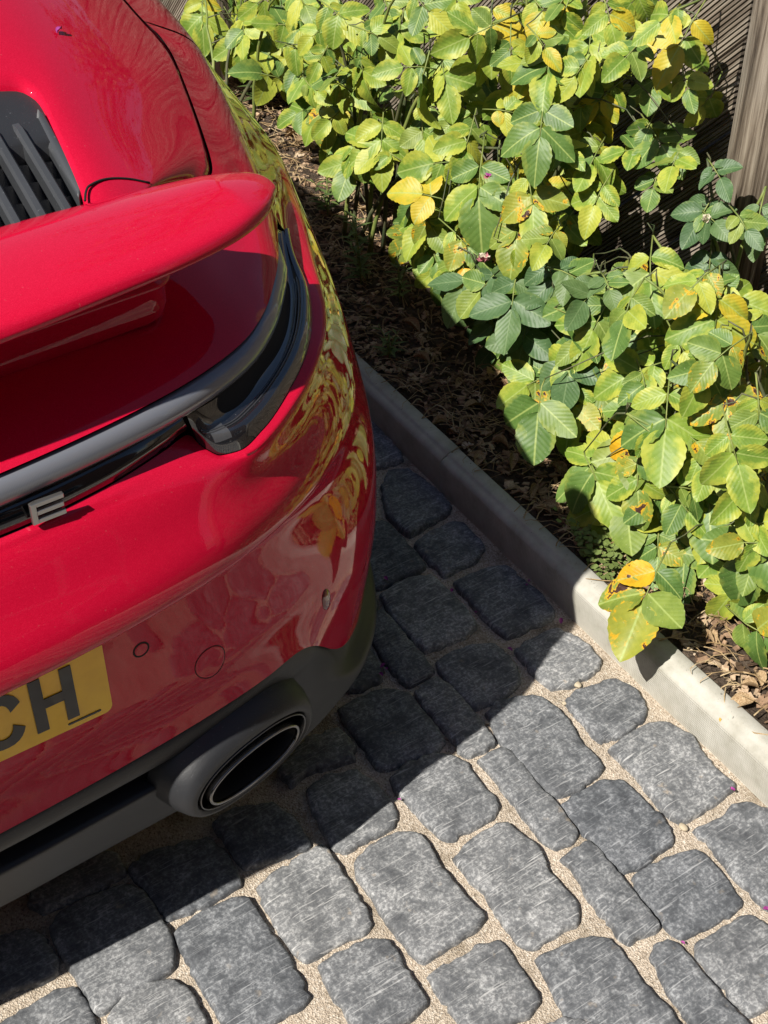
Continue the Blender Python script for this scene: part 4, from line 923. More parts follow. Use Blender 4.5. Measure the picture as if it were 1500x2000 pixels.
# ------------------------------------------------------------------ leaves
def m_leaf(name, ca, cb, cy, yellow=.25, spots=0.0, gloss=.50, vein=(.34, .42, .12), bumpy=.2, trans=.12):
    m, nt, b = mat(name)
    uv = N(nt, 'ShaderNodeUVMap'); oi = N(nt, 'ShaderNodeObjectInfo'); sp = N(nt, 'ShaderNodeSeparateXYZ'); nt.links.new(uv.outputs[0], sp.inputs[0])
    off = N(nt, 'ShaderNodeVectorMath', operation='SCALE'); cm = N(nt, 'ShaderNodeCombineXYZ')
    for i in range(3): nt.links.new(oi.outputs['Random'], cm.inputs[i])
    nt.links.new(cm.outputs[0], off.inputs[0]); off.inputs['Scale'].default_value = 57.0
    vec = N(nt, 'ShaderNodeVectorMath', operation='ADD'); nt.links.new(uv.outputs[0], vec.inputs[0]); nt.links.new(off.outputs[0], vec.inputs[1])
    au = N(nt, 'ShaderNodeMath', operation='SUBTRACT'); nt.links.new(sp.outputs[0], au.inputs[0]); au.inputs[1].default_value = .5
    ab = N(nt, 'ShaderNodeMath', operation='ABSOLUTE'); nt.links.new(au.outputs[0], ab.inputs[0])
    base = ramp(nt, oi.outputs['Random'], [(0, ca), (.55, cb), (.85, tuple(.5*x+.5*y for x, y in zip(cb, cy))), (1, cy)])
    n1 = noise(nt, vec.outputs[0], 3.2, 4, .6); mott = ramp(nt, n1.outputs[0], [(.35, (.78, .82, .7)), (.65, (1.18, 1.12, 1.1))])
    col = mixc(nt, 1, base.outputs[0], mott.outputs[0], 'MULTIPLY')
    # yellowing from the margin
    ed = N(nt, 'ShaderNodeMath', operation='MULTIPLY_ADD'); nt.links.new(ab.outputs[0], ed.inputs[0]); ed.inputs[1].default_value = 1.1; nt.links.new(n1.outputs[0], ed.inputs[2])
    yr = ramp(nt, ed.outputs[0], [(.98-yellow, (0, 0, 0)), (1.22-yellow, (.85, .85, .85))])
    col = mixc(nt, yr.outputs[0], col, cy)
    # side veins
    k1 = N(nt, 'ShaderNodeMath', operation='MULTIPLY_ADD'); nt.links.new(ab.outputs[0], k1.inputs[0]); k1.inputs[1].default_value = -.75; nt.links.new(sp.outputs[1], k1.inputs[2])
    k2 = N(nt, 'ShaderNodeMath', operation='MULTIPLY'); nt.links.new(k1.outputs[0], k2.inputs[0]); k2.inputs[1].default_value = 2*math.pi*8.5
    k3 = N(nt, 'ShaderNodeMath', operation='SINE'); nt.links.new(k2.outputs[0], k3.inputs[0])
    vr = ramp(nt, k3.outputs[0], [(.90, (0, 0, 0)), (1.0, (.11, .11, .11))])
    mr = ramp(nt, ab.outputs[0], [(.012, (.75, .75, .75)), (.03, (0, 0, 0))])
    vm = N(nt, 'ShaderNodeMath', operation='MAXIMUM'); nt.links.new(vr.outputs[0], vm.inputs[0]); nt.links.new(mr.outputs[0], vm.inputs[1])
    col = mixc(nt, vm.outputs[0], col, vein)
    if spots:
        n2 = noise(nt, vec.outputs[0], 2.6, 5, .62, .6); yl_ = ramp(nt, n2.outputs[0], [(.60-spots*.05, (0, 0, 0)), (.66-spots*.05, (1, 1, 1))])
        col = mixc(nt, yl_.outputs[0], col, (.62, .36, .015))
        s2 = ramp(nt, n2.outputs[0], [(.67-spots*.05, (0, 0, 0)), (.69-spots*.05, (1, 1, 1))])
        col = mixc(nt, s2.outputs[0], col, (.055, .022, .014))
    n4 = noise(nt, vec.outputs[0], 22, 2, .5); r4 = ramp(nt, n4.outputs[0], [(.69, (0, 0, 0)), (.74, (.6, .6, .6))]); col = mixc(nt, r4.outputs[0], col, (.42, .45, .25))
    nt.links.new(col, b.inputs['Base Color']); b.inputs['Roughness'].default_value = gloss; b.inputs['Specular IOR Level'].default_value = .45
    hh = N(nt, 'ShaderNodeMath', operation='MULTIPLY_ADD'); nt.links.new(k3.outputs[0], hh.inputs[0]); hh.inputs[1].default_value = -.35; nt.links.new(n1.outputs[0], hh.inputs[2])
    nt.links.new(bump(nt, hh.outputs[0], bumpy, .0015), b.inputs['Normal'])
    tr = N(nt, 'ShaderNodeBsdfTranslucent'); tc2 = mixc(nt, 1, col, (1.25, 1.45, .45), 'MULTIPLY'); nt.links.new(tc2, tr.inputs[0])
    ms = N(nt, 'ShaderNodeMixShader'); ms.inputs[0].default_value = trans; nt.links.new(b.outputs[0], ms.inputs[1]); nt.links.new(tr.outputs[0], ms.inputs[2])
    nt.links.new(ms.outputs[0], nt.nodes['Material Output'].inputs[0]); return m
M_LEAF = {
 'g': m_leaf('rose_leaf_yellow_green', (.135, .235, .032), (.215, .315, .042), (.40, .42, .055), .28),
 'd': m_leaf('rose_leaf_mid_green', (.080, .160, .034), (.115, .205, .042), (.22, .28, .048), .14),
 'b': m_leaf('rose_leaf_blue_green', (.060, .125, .050), (.085, .160, .062), (.12, .19, .06), .0, vein=(.17, .25, .11), bumpy=.22, gloss=.5, trans=.15),
 'y': m_leaf('rose_leaf_yellowing', (.30, .35, .038), (.38, .38, .038), (.50, .38, .025), .40),
 's': m_leaf('rose_leaf_black_spot', (.14, .215, .04), (.18, .245, .04), (.30, .31, .04), .15, spots=1.0),
 'h': m_leaf('rose_leaf_heavy_black_spot', (.15, .22, .04), (.19, .25, .04), (.30, .31, .04), .15, spots=1.9),
 'o': m_leaf('rose_leaf_orange', (.55, .27, .012), (.60, .33, .012), (.62, .40, .02), .3, spots=.45)}
def leaf_mesh(kind, seed, wid, fold, droop, twist, ser):
    r = random.Random(seed); NL, v, uvs = 16, [], []
    cu = (-1, -.55, 0, .55, 1)
    for i in range(NL+1):
        t = i/NL; w = wid*(math.sin(math.pi*min(1, t**.86))**.66)*(1-.12*t) if 0 < t < 1 else .0
        w = w*.5
        for c in cu:
            e = abs(c); x = c*w*(1+(ser*(-1)**i if e == 1 and 0 < i < NL else 0)); z = fold*e**1.2*w-droop*t*t+.022*math.sin(t*(6+seed % 5)+seed)*e*c+.02*math.sin(t*7+seed*2)*e+twist*c*w*t+.35*w*(e**2)*r.uniform(-.18, .18)
            y = t-.35*droop*t*t*droop
            v.append((x, y, z)); uvs.append((.5+.5*c*(w/(wid*.5+1e-6)), t))
    f = [(i*5+a, i*5+a+1, (i+1)*5+a+1, (i+1)*5+a) for i in range(NL) for a in range(4)]
    me = mesh('leaf_'+kind, v, f); uv = me.uv_layers.new(name='UVMap')
    for lp in me.loops: uv.data[lp.index].uv = uvs[lp.vertex_index]
    me.materials.append(M_LEAF[kind]); me.polygons.foreach_set('use_smooth', np.ones(len(me.polygons), bool)); return me
def leaf_set(k):
    q = random.Random(ord(k)); out = []
    for i in range(9): out.append(leaf_mesh(k, 11*i+ord(k), q.uniform(.60, .84), q.uniform(-.05, .5), q.uniform(-.06, .42), q.uniform(-.35, .35), .026 if k != 'b' else .006))
    return out
LEAF = {k: leaf_set(k) for k in M_LEAF}
def m_stem(name, c0, c1):
    m, nt, b = mat(name); v = coords(nt, 'Object'); n = noise(nt, v, 40, 3, .6); c = ramp(nt, n.outputs[0], [(.35, c0), (.65, c1)]); nt.links.new(c.outputs[0], b.inputs['Base Color']); b.inputs['Roughness'].default_value = .6; return m
M_STALK, M_CANE = m_stem('green_stalk', (.14, .20, .045), (.24, .27, .07)), m_stem('rose_cane', (.05, .075, .03), (.13, .12, .06))
def unit(v): return v/np.linalg.norm(v)
NLEAF = {}
def add_leaf(bush, pos, d, n, L, kind):
    n = unit(n); d = unit(d-n*(d@n)); s = np.cross(d, n)
    o = bpy.data.objects.new('leaf', R_.choice(LEAF[kind])); COL.objects.link(o); o.parent = bush
    M = Matrix(((s[0]*L, d[0]*L, n[0]*L, pos[0]), (s[1]*L, d[1]*L, n[1]*L, pos[1]), (s[2]*L, d[2]*L, n[2]*L, pos[2]), (0, 0, 0, 1)))
    o.matrix_local = Matrix.Translation(-Vector(bush.location)) @ M
    NLEAF[bush.name] = NLEAF.get(bush.name, 0)+1
def compound(bush, node, d, n, L, kinds, nl=5):
    """node = where the last leaflets meet; d = direction of the end leaflet"""
    n = unit(n); d = unit(d-n*(d@n)); s = np.cross(d, n)
    jit = lambda k: np.array([R_.gauss(0, k) for _ in range(3)])
    down = np.array([0, 0, -.16])
    seq = list(kinds[1:]) if kinds[0] == '=' else None
    kk = lambda: seq.pop(0) if seq else R_.choice(kinds.strip('='))
    add_leaf(bush, node+d*.004, d+down*.6+jit(.08), n+jit(.10), L*R_.uniform(.95, 1.1), kk())
    for sg in ((-1, 1) if nl >= 3 else ()): add_leaf(bush, node-d*.012+s*sg*.002, d*.42+s*sg*.95+down+jit(.08), n+s*sg*.10+jit(.14), L*R_.uniform(.82, .98), kk())
    if nl >= 5:
        for sg in (-1, 1): add_leaf(bush, node-d*L*.52+s*sg*.002, d*.36+s*sg*.95+down+jit(.1), n+s*sg*.12+jit(.16), L*R_.uniform(.55, .75), kk())
    base = node-d*L*(1.15 if nl >= 5 else .6)-n*.018
    link('leaf_stalk', tube_mesh('leaf_stalk', [base-bush_loc(bush), node-d*L*.45-bush_loc(bush), node+d*.006-bush_loc(bush)], [.0016, .0013, .0008], 5), bush, M_STALK)
    return base
def bush_loc(b): return np.array(b.location)
def make_bush(name, base, label):
    b = empty(name, base); tag(b, label, 'rose bush', 'rose bushes in the flower bed'); return b
BUSH = {
 'A': make_bush('rose_bush', (1.52, 1.35, .06), 'yellow-green rose bush with a pink bud, tallest, in the middle of the bed'),
 'A2': make_bush('rose_bush', (1.60, .95, .06), 'yellow-green rose bush against the fence, left of the weathered post'),
 'B': make_bush('rose_bush', (1.50, 1.95, .06), 'farthest rose bush, beyond the car fender at the top left of the bed'),
 'C': make_bush('rose_bush', (1.42, .66, .06), 'rose bush with smooth blue-green leaves and a withered pink flower'),
 'C2': make_bush('rose_bush', (1.62, .36, .06), 'slender blue-green rose with a withered white flower in front of the fence post'),
 'D': make_bush('rose_bush', (1.50, .22, .06), 'rose bush with large yellow-edged leaves right of the kerb'),
 'E': make_bush('rose_bush', (1.40, .02, .06), 'low rose bush with black-spotted yellow leaves hanging over the kerb')}
CL = {k: [] for k in BUSH}
def toW(u, v, X): return onp(u, v, 0, X)
def place(bk, u, v, ang, px, kinds, X, nl=5, tilt=None):
    p = toW(u, v, X)
    if p[2] < soilz(p[0], p[1])+.035: return False
    dep = (p-CAMPOS)@cF; L = px/FPX*dep*(.86 if tilt is None else .97)
    a = math.radians(ang); d = math.cos(a)*cR+math.sin(a)*cD
    toc = unit(CAMPOS-p); n = unit(.62*toc+.42*SUN+.15*np.array([0, 0, 1.])+np.array([R_.gauss(0, .38 if tilt is None else tilt) for _ in range(3)]))
    CL[bk].append(compound(BUSH[bk], p, d, n, L, kinds, nl)); return True
# leaves one can pick out in the photograph: node, direction of the end leaflet (0 = right, 90 = down), length in pixels
HERO = [('E', 1258, 1172, 108, 128, '=hdhdo', 1.135, 5), ('E', 1300, 832, 93, 132, 'ggd', 1.30, 5), ('D', 1052, 800, 100, 104, 'dg', 1.27, 3), ('E', 1165, 935, 60, 112, 'dg', 1.27, 3),
 ('D', 1397, 640, 95, 112, 'gy', 1.40, 5), ('E', 1385, 985, 80, 120, 'dg', 1.33, 3), ('E', 1470, 1080, 120, 125, 'dg', 1.30, 5), ('E', 1420, 1010, 60, 118, 'g', 1.36, 3), ('C', 1000, 600, 92, 100, 'b', 1.36, 5),
 ('C', 1022, 668, 100, 96, 'b', 1.38, 5), ('C', 905, 560, 115, 88, 'b', 1.37, 3), ('C', 1085, 560, 70, 85, 'b', 1.42, 5), ('C', 1110, 730, 95, 84, 'b', 1.36, 3), ('A', 905, 520, 80, 80, 'o', 1.40, 0),
 ('A', 935, 378, 92, 108, 'dg', 1.42, 5), ('A', 1055, 262, 95, 100, 'd', 1.46, 5), ('A', 1040, 395, 80, 95, 'gs', 1.44, 5), ('A', 745, 285, 92, 84, 'g', 1.44, 5), ('A', 780, 60, 100, 82, 'g', 1.50, 5), ('A2', 1150, 100, 92, 86, 'g', 1.58, 5),
 ('A2', 1290, 280, 60, 80, 'd', 1.64, 5), ('A2', 1330, 85, 120, 92, 'gy', 1.64, 5), ('A', 1070, 140, 92, 88, 'gd', 1.52, 5), ('A', 870, 160, 80, 84, 'g', 1.48, 5),
 ('C2', 1405, 345, 60, 56, 'b', 1.60, 5), ('C2', 1368, 425, 120, 76, 'b', 1.58, 5), ('C2', 1385, 530, 95, 70, 'b', 1.58, 5), ('C2', 1480, 440, 100, 72, 'b', 1.62, 5), ('D', 1150, 590, 95, 110, 'dg', 1.44, 5), ('D', 1270, 545, 85, 100, 'gd', 1.46, 5),
 ('D', 1160, 640, 120, 95, 'dg', 1.40, 5), ('D', 1235, 730, 160, 90, 'g', 1.36, 5), ('E', 1250, 870, 92, 95, 'ho', 1.335, 3), ('E', 1420, 790, 80, 92, 'h', 1.37, 3), ('D', 1375, 605, 185, 70, 'o', 1.42, 0), ('E', 1480, 1235, 80, 80, 'yg', 1.30, 3),
 ('A', 640, 190, 80, 78, 'gy', 1.50, 5), ('A', 640, 225, 100, 70, 'ys', 1.46, 3), ('B', 470, 90, 95, 74, 'g', 1.56, 5), ('B', 395, 40, 90, 70, 'gy', 1.56, 5), ('B', 520, 60, 110, 72, 'gd', 1.60, 5), ('A', 720, 130, 100, 76, 'gd', 1.52, 5), ('A', 960, 60, 90, 84, 'gy', 1.54, 5),
 ('A', 830, 440, 120, 80, 'gd', 1.42, 5), ('A', 830, 380, 200, 76, 'gy', 1.40, 3), ('A', 1010, 460, 100, 82, 'gs', 1.42, 5), ('E', 1300, 1120, 30, 92, 'dg', 1.28, 3), ('E', 1200, 1060, 80, 96, 'd', 1.26, 3), ('E', 1350, 1170, 70, 90, 'd', 1.30, 3), ('E', 1180, 940, 150, 90, 'd', 1.33, 3)]
for h in HERO:
    place(*h[:7], nl=h[7], tilt=.14)
REG = [('A', [(560,60),(700,40),(760,300),(690,330),(620,260)], (1.40, 1.56), 'gdg', 14, (52, 74)), ('A2', [(1220,150),(1390,90),(1400,330),(1260,420),(1200,330)], (1.60, 1.70), 'gd', 7, (56, 74)),
 ('A', [(640,0),(960,0),(960,300),(940,560),(860,600),(780,560),(800,420),(700,340),(640,300),(600,250),(560,190),(620,100)], (1.42, 1.66), 'ggdgd', 46, (58, 88)),
 ('A', [(780,400),(1000,330),(1120,470),(1060,600),(900,560),(800,540)], (1.40, 1.56), 'ggds', 22, (66, 92)),
 ('A2', [(960,0),(1330,0),(1290,80),(1220,170),(1190,300),(1200,400),(1120,480),(1000,330)], (1.50, 1.70), 'gggdgyd', 40, (60, 90)),
 ('B', [(370,0),(650,0),(620,150),(540,190),(470,120),(410,90)], (1.50, 1.72), 'ggd', 26, (56, 76)),
 ('C', [(880,560),(1040,500),(1190,560),(1240,690),(1150,770),(1020,730),(930,650)], (1.38, 1.54), 'bbd', 30, (62, 92)),
 ('C2', [(1310,430),(1470,420),(1500,600),(1400,640),(1320,560)], (1.56, 1.66), 'bbd', 3, (56, 74)),
 ('D', [(1020,740),(1160,640),(1240,520),(1400,560),(1500,620),(1500,860),(1300,800),(1180,860),(1120,830)], (1.34, 1.58), 'ggdgds', 42, (74, 108)),
 ('E', [(1150,860),(1300,800),(1500,820),(1500,1260),(1390,1210),(1290,1170),(1160,1030)], (1.27, 1.50), 'dggdgs', 46, (78, 118))]
def in_poly(x, y, P):
    c = False; j = len(P)-1
    for i in range(len(P)):
        if (P[i][1] > y) != (P[j][1] > y) and x < (P[j][0]-P[i][0])*(y-P[i][1])/(P[j][1]-P[i][1])+P[i][0]: c = not c
        j = i
    return c
for bk, P, (x0, x1), kinds, cnt, (s0, s1) in REG:
    xs_, ys_ = [p[0] for p in P], [p[1] for p in P]; k = 0; tries = 0; pts = []
    while k < cnt and tries < 4000:
        tries += 1; u, v = R_.uniform(min(xs_), max(xs_)), R_.uniform(min(ys_), max(ys_))
        if not in_poly(u, v, P) or any((u-a)**2+(v-b)**2 < 38**2*(1-tries/4500) for a, b in pts): continue
        if place(bk, u, v, R_.gauss(95, 45), R_.uniform(s0, s1), kinds, R_.uniform(x0, x1)): k += 1; pts.append((u, v))
# canes and twigs
for bk, b in BUSH.items():
    base = np.array(b.location); ends = CL[bk]
    if not ends: continue
    srt = sorted(ends, key=lambda p: math.atan2(p[1]-base[1], p[0]-base[0])); nc = max(4, min(8, len(ends)//6)); canes = []
    for k in range(nc):
        grp = srt[k*len(srt)//nc:(k+1)*len(srt)//nc]; tip = max(grp, key=lambda p: p[2]+R_.uniform(0, .1))
        b0_ = np.array([R_.uniform(-.05, .05), R_.uniform(-.06, .06), 0]); e_ = tip-base
        t = np.linspace(0, 1, 12)[:, None]; mid = np.array([b0_[0]*.5+e_[0]*.3, b0_[1]*.5+e_[1]*.3, e_[2]*.75+.04])
        c = (1-t)**2*b0_+2*t*(1-t)*mid+t*t*e_; c += rng.normal(0, .003, c.shape)*np.sin(t*math.pi)
        link('cane', tube_mesh('cane', c, np.linspace(.0055, .0022, 12), 7), b, M_CANE if k % 3 else M_STALK); canes.append(c)
    allc = np.vstack(canes)
    for p in ends:
        q = p-base; dd = np.linalg.norm(allc-q-np.array([0, 0, -.03]), axis=1); j = np.argmin(dd)
        if dd[j] > .012:
            a = allc[j]; m_ = .5*(a+q)+np.array([0, 0, .012]); link('twig', tube_mesh('twig', [a, .75*a+.25*q+np.array([0, 0, .02]), m_+np.array([R_.uniform(-.01, .01), R_.uniform(-.01, .01), .012]), .25*a+.75*q+np.array([0, 0, .008]), q], [.0018, .0016, .0014, .0012, .0011], 5), b, M_CANE)
# flowers
M_PINK, M_CREAM, M_MAG = m_simple('withered_pink_petal', (.42, .16, .17), .8, var=.4), m_simple('withered_cream_petal', (.62, .56, .42), .8, var=.2), m_simple('magenta_petal', (.30, .04, .22), .6, var=.3)
def flower(bk, u, v, X, r, m1, m2, npet, name):
    p = toW(u, v, X); bl = bush_loc(BUSH[bk]); fl = empty(name, tuple(p-bl)); fl.parent = BUSH[bk]
    for k in range(npet):
        a = 2.4*k; n = unit(np.array([math.cos(a)*.7, math.sin(a)*.7, .5+R_.uniform(-.5, .5)])); vv = []
        for i in range(4):
            for j in range(4):
                s, t = i/3-.5, j/3; vv.append((s*r*(.4+t), t*r*.9, .25*r*math.sin(5*s+k)+.35*r*t*t*R_.uniform(.2, 1)))
        f = [(i*4+j, i*4+j+1, (i+1)*4+j+1, (i+1)*4+j) for i in range(3) for j in range(3)]
        o = link('petal', mesh('petal', vv, f), fl, m1 if k % 3 else m2); o.rotation_euler = Vector(n).to_track_quat('Y', 'Z').to_euler()
    return fl
flower('C', 945, 508, 1.36, .013, M_PINK, M_CREAM, 9, 'withered_flower'); flower('C2', 1380, 432, 1.57, .011, M_CREAM, M_CREAM, 7, 'withered_flower'); flower('A', 953, 346, 1.40, .008, M_PINK, M_MAG, 5, 'flower_bud')
# ------------------------------------------------------------------ weeds
M_WEED = m_leaf('weed_leaf', (.06, .105, .035), (.085, .135, .045), (.12, .16, .05), .05, trans=.15, bumpy=.15)
def weed_mesh(seed):
    v, uvs = [], []
    for i in range(7):
        t = i/6; w = .11*math.sin(math.pi*t**.7)+.004
        for c in (-1, 0, 1): v.append((c*w, t, .25*abs(c)*w-.22*t*t)); uvs.append((.5+.5*c, t))
    me = mesh('weed_leaf', v, [(i*3+a, i*3+a+1, (i+1)*3+a+1, (i+1)*3+a) for i in range(6) for a in range(2)]); uv = me.uv_layers.new(name='UVMap')
    for lp in me.loops: uv.data[lp.index].uv = uvs[lp.vertex_index]
    me.materials.append(M_WEED); me.polygons.foreach_set('use_smooth', np.ones(len(me.polygons), bool)); return me
WM = weed_mesh(1)
def weed(u, v, h, nst, label, Lf=.05):
    p = onp(u, v, 2, .075); w = empty('weed', tuple(p)); tag(w, label, 'weed', 'weeds growing in the bed')
    for s in range(nst):
        a = R_.uniform(0, 6.28); lean = np.array([math.cos(a), math.sin(a), 0])*R_.uniform(.1, .5)*h; hh = h*R_.uniform(.6, 1.1)
        t = np.linspace(0, 1, 8)[:, None]; c = t*np.array([0, 0, hh])+t*t*lean; link('stem', tube_mesh('stem', c, np.linspace(.0018, .0008, 8), 5), w, M_STALK)
        nlv = int(hh/.011)
        for k in range(nlv):
            tt_ = .12+.88*k/nlv; q = np.array([np.interp(tt_, t[:, 0], c[:, i]) for i in range(3)]); a2 = k*2.4+s
            d = unit(np.array([math.cos(a2), math.sin(a2), .45])); n = unit(np.array([-d[0]*.4, -d[1]*.4, 1])); sd = np.cross(d, n); L = Lf*R_.uniform(.6, 1.15)*(1-.35*tt_)
            o = bpy.data.objects.new('leaf', WM); COL.objects.link(o); o.parent = w
            o.matrix_local = Matrix(((sd[0]*L, d[0]*L, n[0]*L, q[0]), (sd[1]*L, d[1]*L, n[1]*L, q[1]), (sd[2]*L, d[2]*L, n[2]*L, q[2]), (0, 0, 0, 1)))
weed(705, 555, .20, 4, 'dark narrow-leaved weed in the shade beside the car'); weed(640, 420, .17, 4, 'narrow-leaved weed just right of the raised wing tip'); weed(505, 215, .26, 5, 'grey-green narrow-leaved weed at the foot of the farthest rose', .06)
weed(780, 590, .10, 3, 'small weed under the middle rose bush', .04); weed(560, 170, .22, 3, 'tall thin weed left of the middle rose bush', .055); weed(760, 700, .07, 4, 'low sprawling weed in the shaded mulch next to the kerb', .04)
# low ground cover by the kerb
gv, gf = [], []
M_COVER = m_simple('ground_cover_green', (.14, .19, .045), .7, var=.35)
for k in range(520):
    u, v = R_.gauss(1165, 42), R_.gauss(1085, 48); p = onp(u, v, 2, .075)
    if p[0] < kx(p[1])+.045: continue
    p[2] = soilz(p[0], p[1])+R_.uniform(.004, .035); a = R_.uniform(0, 6.28); s = R_.uniform(.0035, .008); t = R_.uniform(-.4, .4)
    d = np.array([math.cos(a), math.sin(a), t]); e_ = np.array([-math.sin(a), math.cos(a), R_.uniform(-.3, .3)]); b0_ = len(gv)
    gv += [p-d*s, p-d*s*.2-e_*s*.7, p+d*s*.8-e_*s*.45, p+d*s, p+d*s*.7+e_*s*.5, p-d*s*.2+e_*s*.7]; gf += [(b0_, b0_+1, b0_+2, b0_+3, b0_+4, b0_+5)]
o = link('ground_cover', mesh('ground_cover', gv, gf), None, M_COVER); tag(o, 'tiny-leaved green ground cover spilling over the sunlit kerb edge', 'ground cover', kind='stuff')
# ------------------------------------------------------------------ mulch, straw, fallen leaves
def m_litter(name, stops):
    m, nt, b = mat(name); v = coords(nt, 'Object'); n = N(nt, 'ShaderNodeTexVoronoi'); n.inputs['Scale'].default_value = 38; nt.links.new(v, n.inputs['Vector'])
    bw_ = N(nt, 'ShaderNodeRGBToBW'); nt.links.new(n.outputs['Color'], bw_.inputs[0]); c = ramp(nt, bw_.outputs[0], stops); n2 = noise(nt, v, 160, 3, .6); r2 = ramp(nt, n2.outputs[0], [(.3, (.7, .7, .7)), (.7, (1.2, 1.15, 1.1))])
    nt.links.new(mixc(nt, 1, c.outputs[0], r2.outputs[0], 'MULTIPLY'), b.inputs['Base Color']); b.inputs['Roughness'].default_value = .85; b.inputs['Specular IOR Level'].default_value = .2; return m
M_MULCH = m_litter('bark_mulch', [(0, (.05, .032, .021)), (.3, (.17, .11, .07)), (.6, (.33, .22, .14)), (.85, (.50, .38, .26)), (1, (.66, .58, .46))])
M_STRAW = m_litter('dry_straw', [(0, (.16, .10, .045)), (.5, (.34, .245, .13)), (1, (.52, .42, .26))])
M_DEAD = m_litter('dead_leaf', [(0, (.20, .12, .06)), (.4, (.36, .25, .14)), (.8, (.50, .38, .23)), (1, (.58, .47, .31))])
def scatter(n, ymax=2.8, ymin=-.6):
    y = rng.uniform(ymin, ymax, n); a = rng.random(n)**1.25; x = np.array([kx(min(q, 3.0)) for q in y])+.06+a*.62; return x, y
gv, gf = [], []
x_, y_ = scatter(9000)
for x, y in zip(x_, y_):
    s = R_.uniform(.003, .010); a = R_.uniform(0, 6.28); w = s*R_.uniform(.35, .8); z = soilz(x, y)+R_.uniform(-.001, .008); tz = R_.uniform(-.5, .5)
    d = np.array([math.cos(a), math.sin(a), tz*.6])*s; e_ = np.array([-math.sin(a), math.cos(a), R_.uniform(-.6, .6)])*w; p = np.array([x, y, z]); b0_ = len(gv); up = np.array([0, 0, .0022])
    gv += [p-d-e_*.7, p+d-e_, p+d*.8+e_, p-d+e_*.9, p-d*.8-e_*.6+up, p+d*.9-e_*.8+up, p+d*.7+e_*.8+up, p-d*.9+e_*.7+up]
    gf += [tuple(b0_+q for q in f) for f in ((4, 5, 6, 7), (0, 1, 5, 4), (1, 2, 6, 5), (2, 3, 7, 6), (3, 0, 4, 7))]
o = link('bark_mulch', mesh('bark_mulch', gv, gf), None, M_MULCH, smooth=False); tag(o, 'loose brown bark mulch covering the flower bed', 'mulch', kind='stuff')
gv, gf = [], []
x_, y_ = scatter(3200, 2.6, -.5)
for x, y in zip(x_, y_):
    L = R_.uniform(.02, .085); a = R_.gauss(2.2, .9); z = soilz(x, y)+R_.uniform(.004, .016); bend = R_.uniform(-.5, .5); b0_ = len(gv); w = R_.uniform(.0005, .0014)
    for i in range(5):
        t = i/4; aa = a+bend*t; px_, py_ = x+L*t*math.cos(aa), y+L*t*math.sin(aa)
        if px_ < kx(py_)+.02: px_ = kx(py_)+.02+.0
        zz_ = z+.012*math.sin(math.pi*t)*R_.uniform(.3, 1); nx, ny = -math.sin(aa)*w, math.cos(aa)*w
        gv += [(px_-nx, py_-ny, zz_), (px_, py_, zz_+w*1.2), (px_+nx, py_+ny, zz_)]
    for i in range(4): gf += [(b0_+i*3, b0_+i*3+1, b0_+i*3+4, b0_+i*3+3), (b0_+i*3+1, b0_+i*3+2, b0_+i*3+5, b0_+i*3+4)]
o = link('dry_straw', mesh('dry_straw', gv, gf), None, M_STRAW); tag(o, 'dry straw and dead stems strewn over the mulch', 'straw', kind='stuff')
def dead_leaf_mesh(seed):
    r = random.Random(seed); v = []; cu_ = r.uniform(.5, 1.3); dr = r.uniform(.2, .7)
    for i in range(8):
        t = i/7; w = .32*math.sin(math.pi*t**.85)**.75 if 0 < i < 7 else 0
        for c in (-1, -.5, 0, .5, 1): v.append((c*w*math.cos(cu_*c*.8), t, cu_*w*c*c*.9+dr*math.sin(t*3)*.25+r.uniform(-.03, .03)))
    me = mesh('dead_leaf', v, [(i*5+a, i*5+a+1, (i+1)*5+a+1, (i+1)*5+a) for i in range(7) for a in range(4)]); me.materials.append(M_DEAD); me.polygons.foreach_set('use_smooth', np.ones(len(me.polygons), bool)); return me
DL = [dead_leaf_mesh(i) for i in range(6)]
dl_px = [(880, 815), (905, 790), (960, 850), (935, 880), (905, 905), (985, 800), (1000, 905), (1060, 975), (1035, 965), (1075, 1000), (960, 745), (890, 755), (840, 700), (780, 660), (740, 415), (700, 405), (580, 245), (610, 265), (555, 260), (640, 330), (770, 440), (735, 600), (1120, 885), (1080, 890), (1445, 1330), (1470, 1360), (1400, 1255), (1490, 1330), (960, 690), (1010, 840), (820, 640), (870, 860)]
for k, (u, v) in enumerate(dl_px):
    p = onp(u, v, 2, .085); p[0] = max(p[0], kx(p[1])+.07); p[2] = soilz(p[0], p[1])+.008
    o = bpy.data.objects.new('dead_leaf', DL[k % 6]); COL.objects.link(o); o.location = p; s = R_.uniform(.030, .055); o.scale = (s, s, s); o.rotation_euler = (R_.uniform(-.4, .4), R_.uniform(-.4, .4), R_.uniform(0, 6.28))
    tag(o, 'curled brown dead leaf lying on the mulch of the flower bed', 'dead leaf', 'dead leaves on the bed')
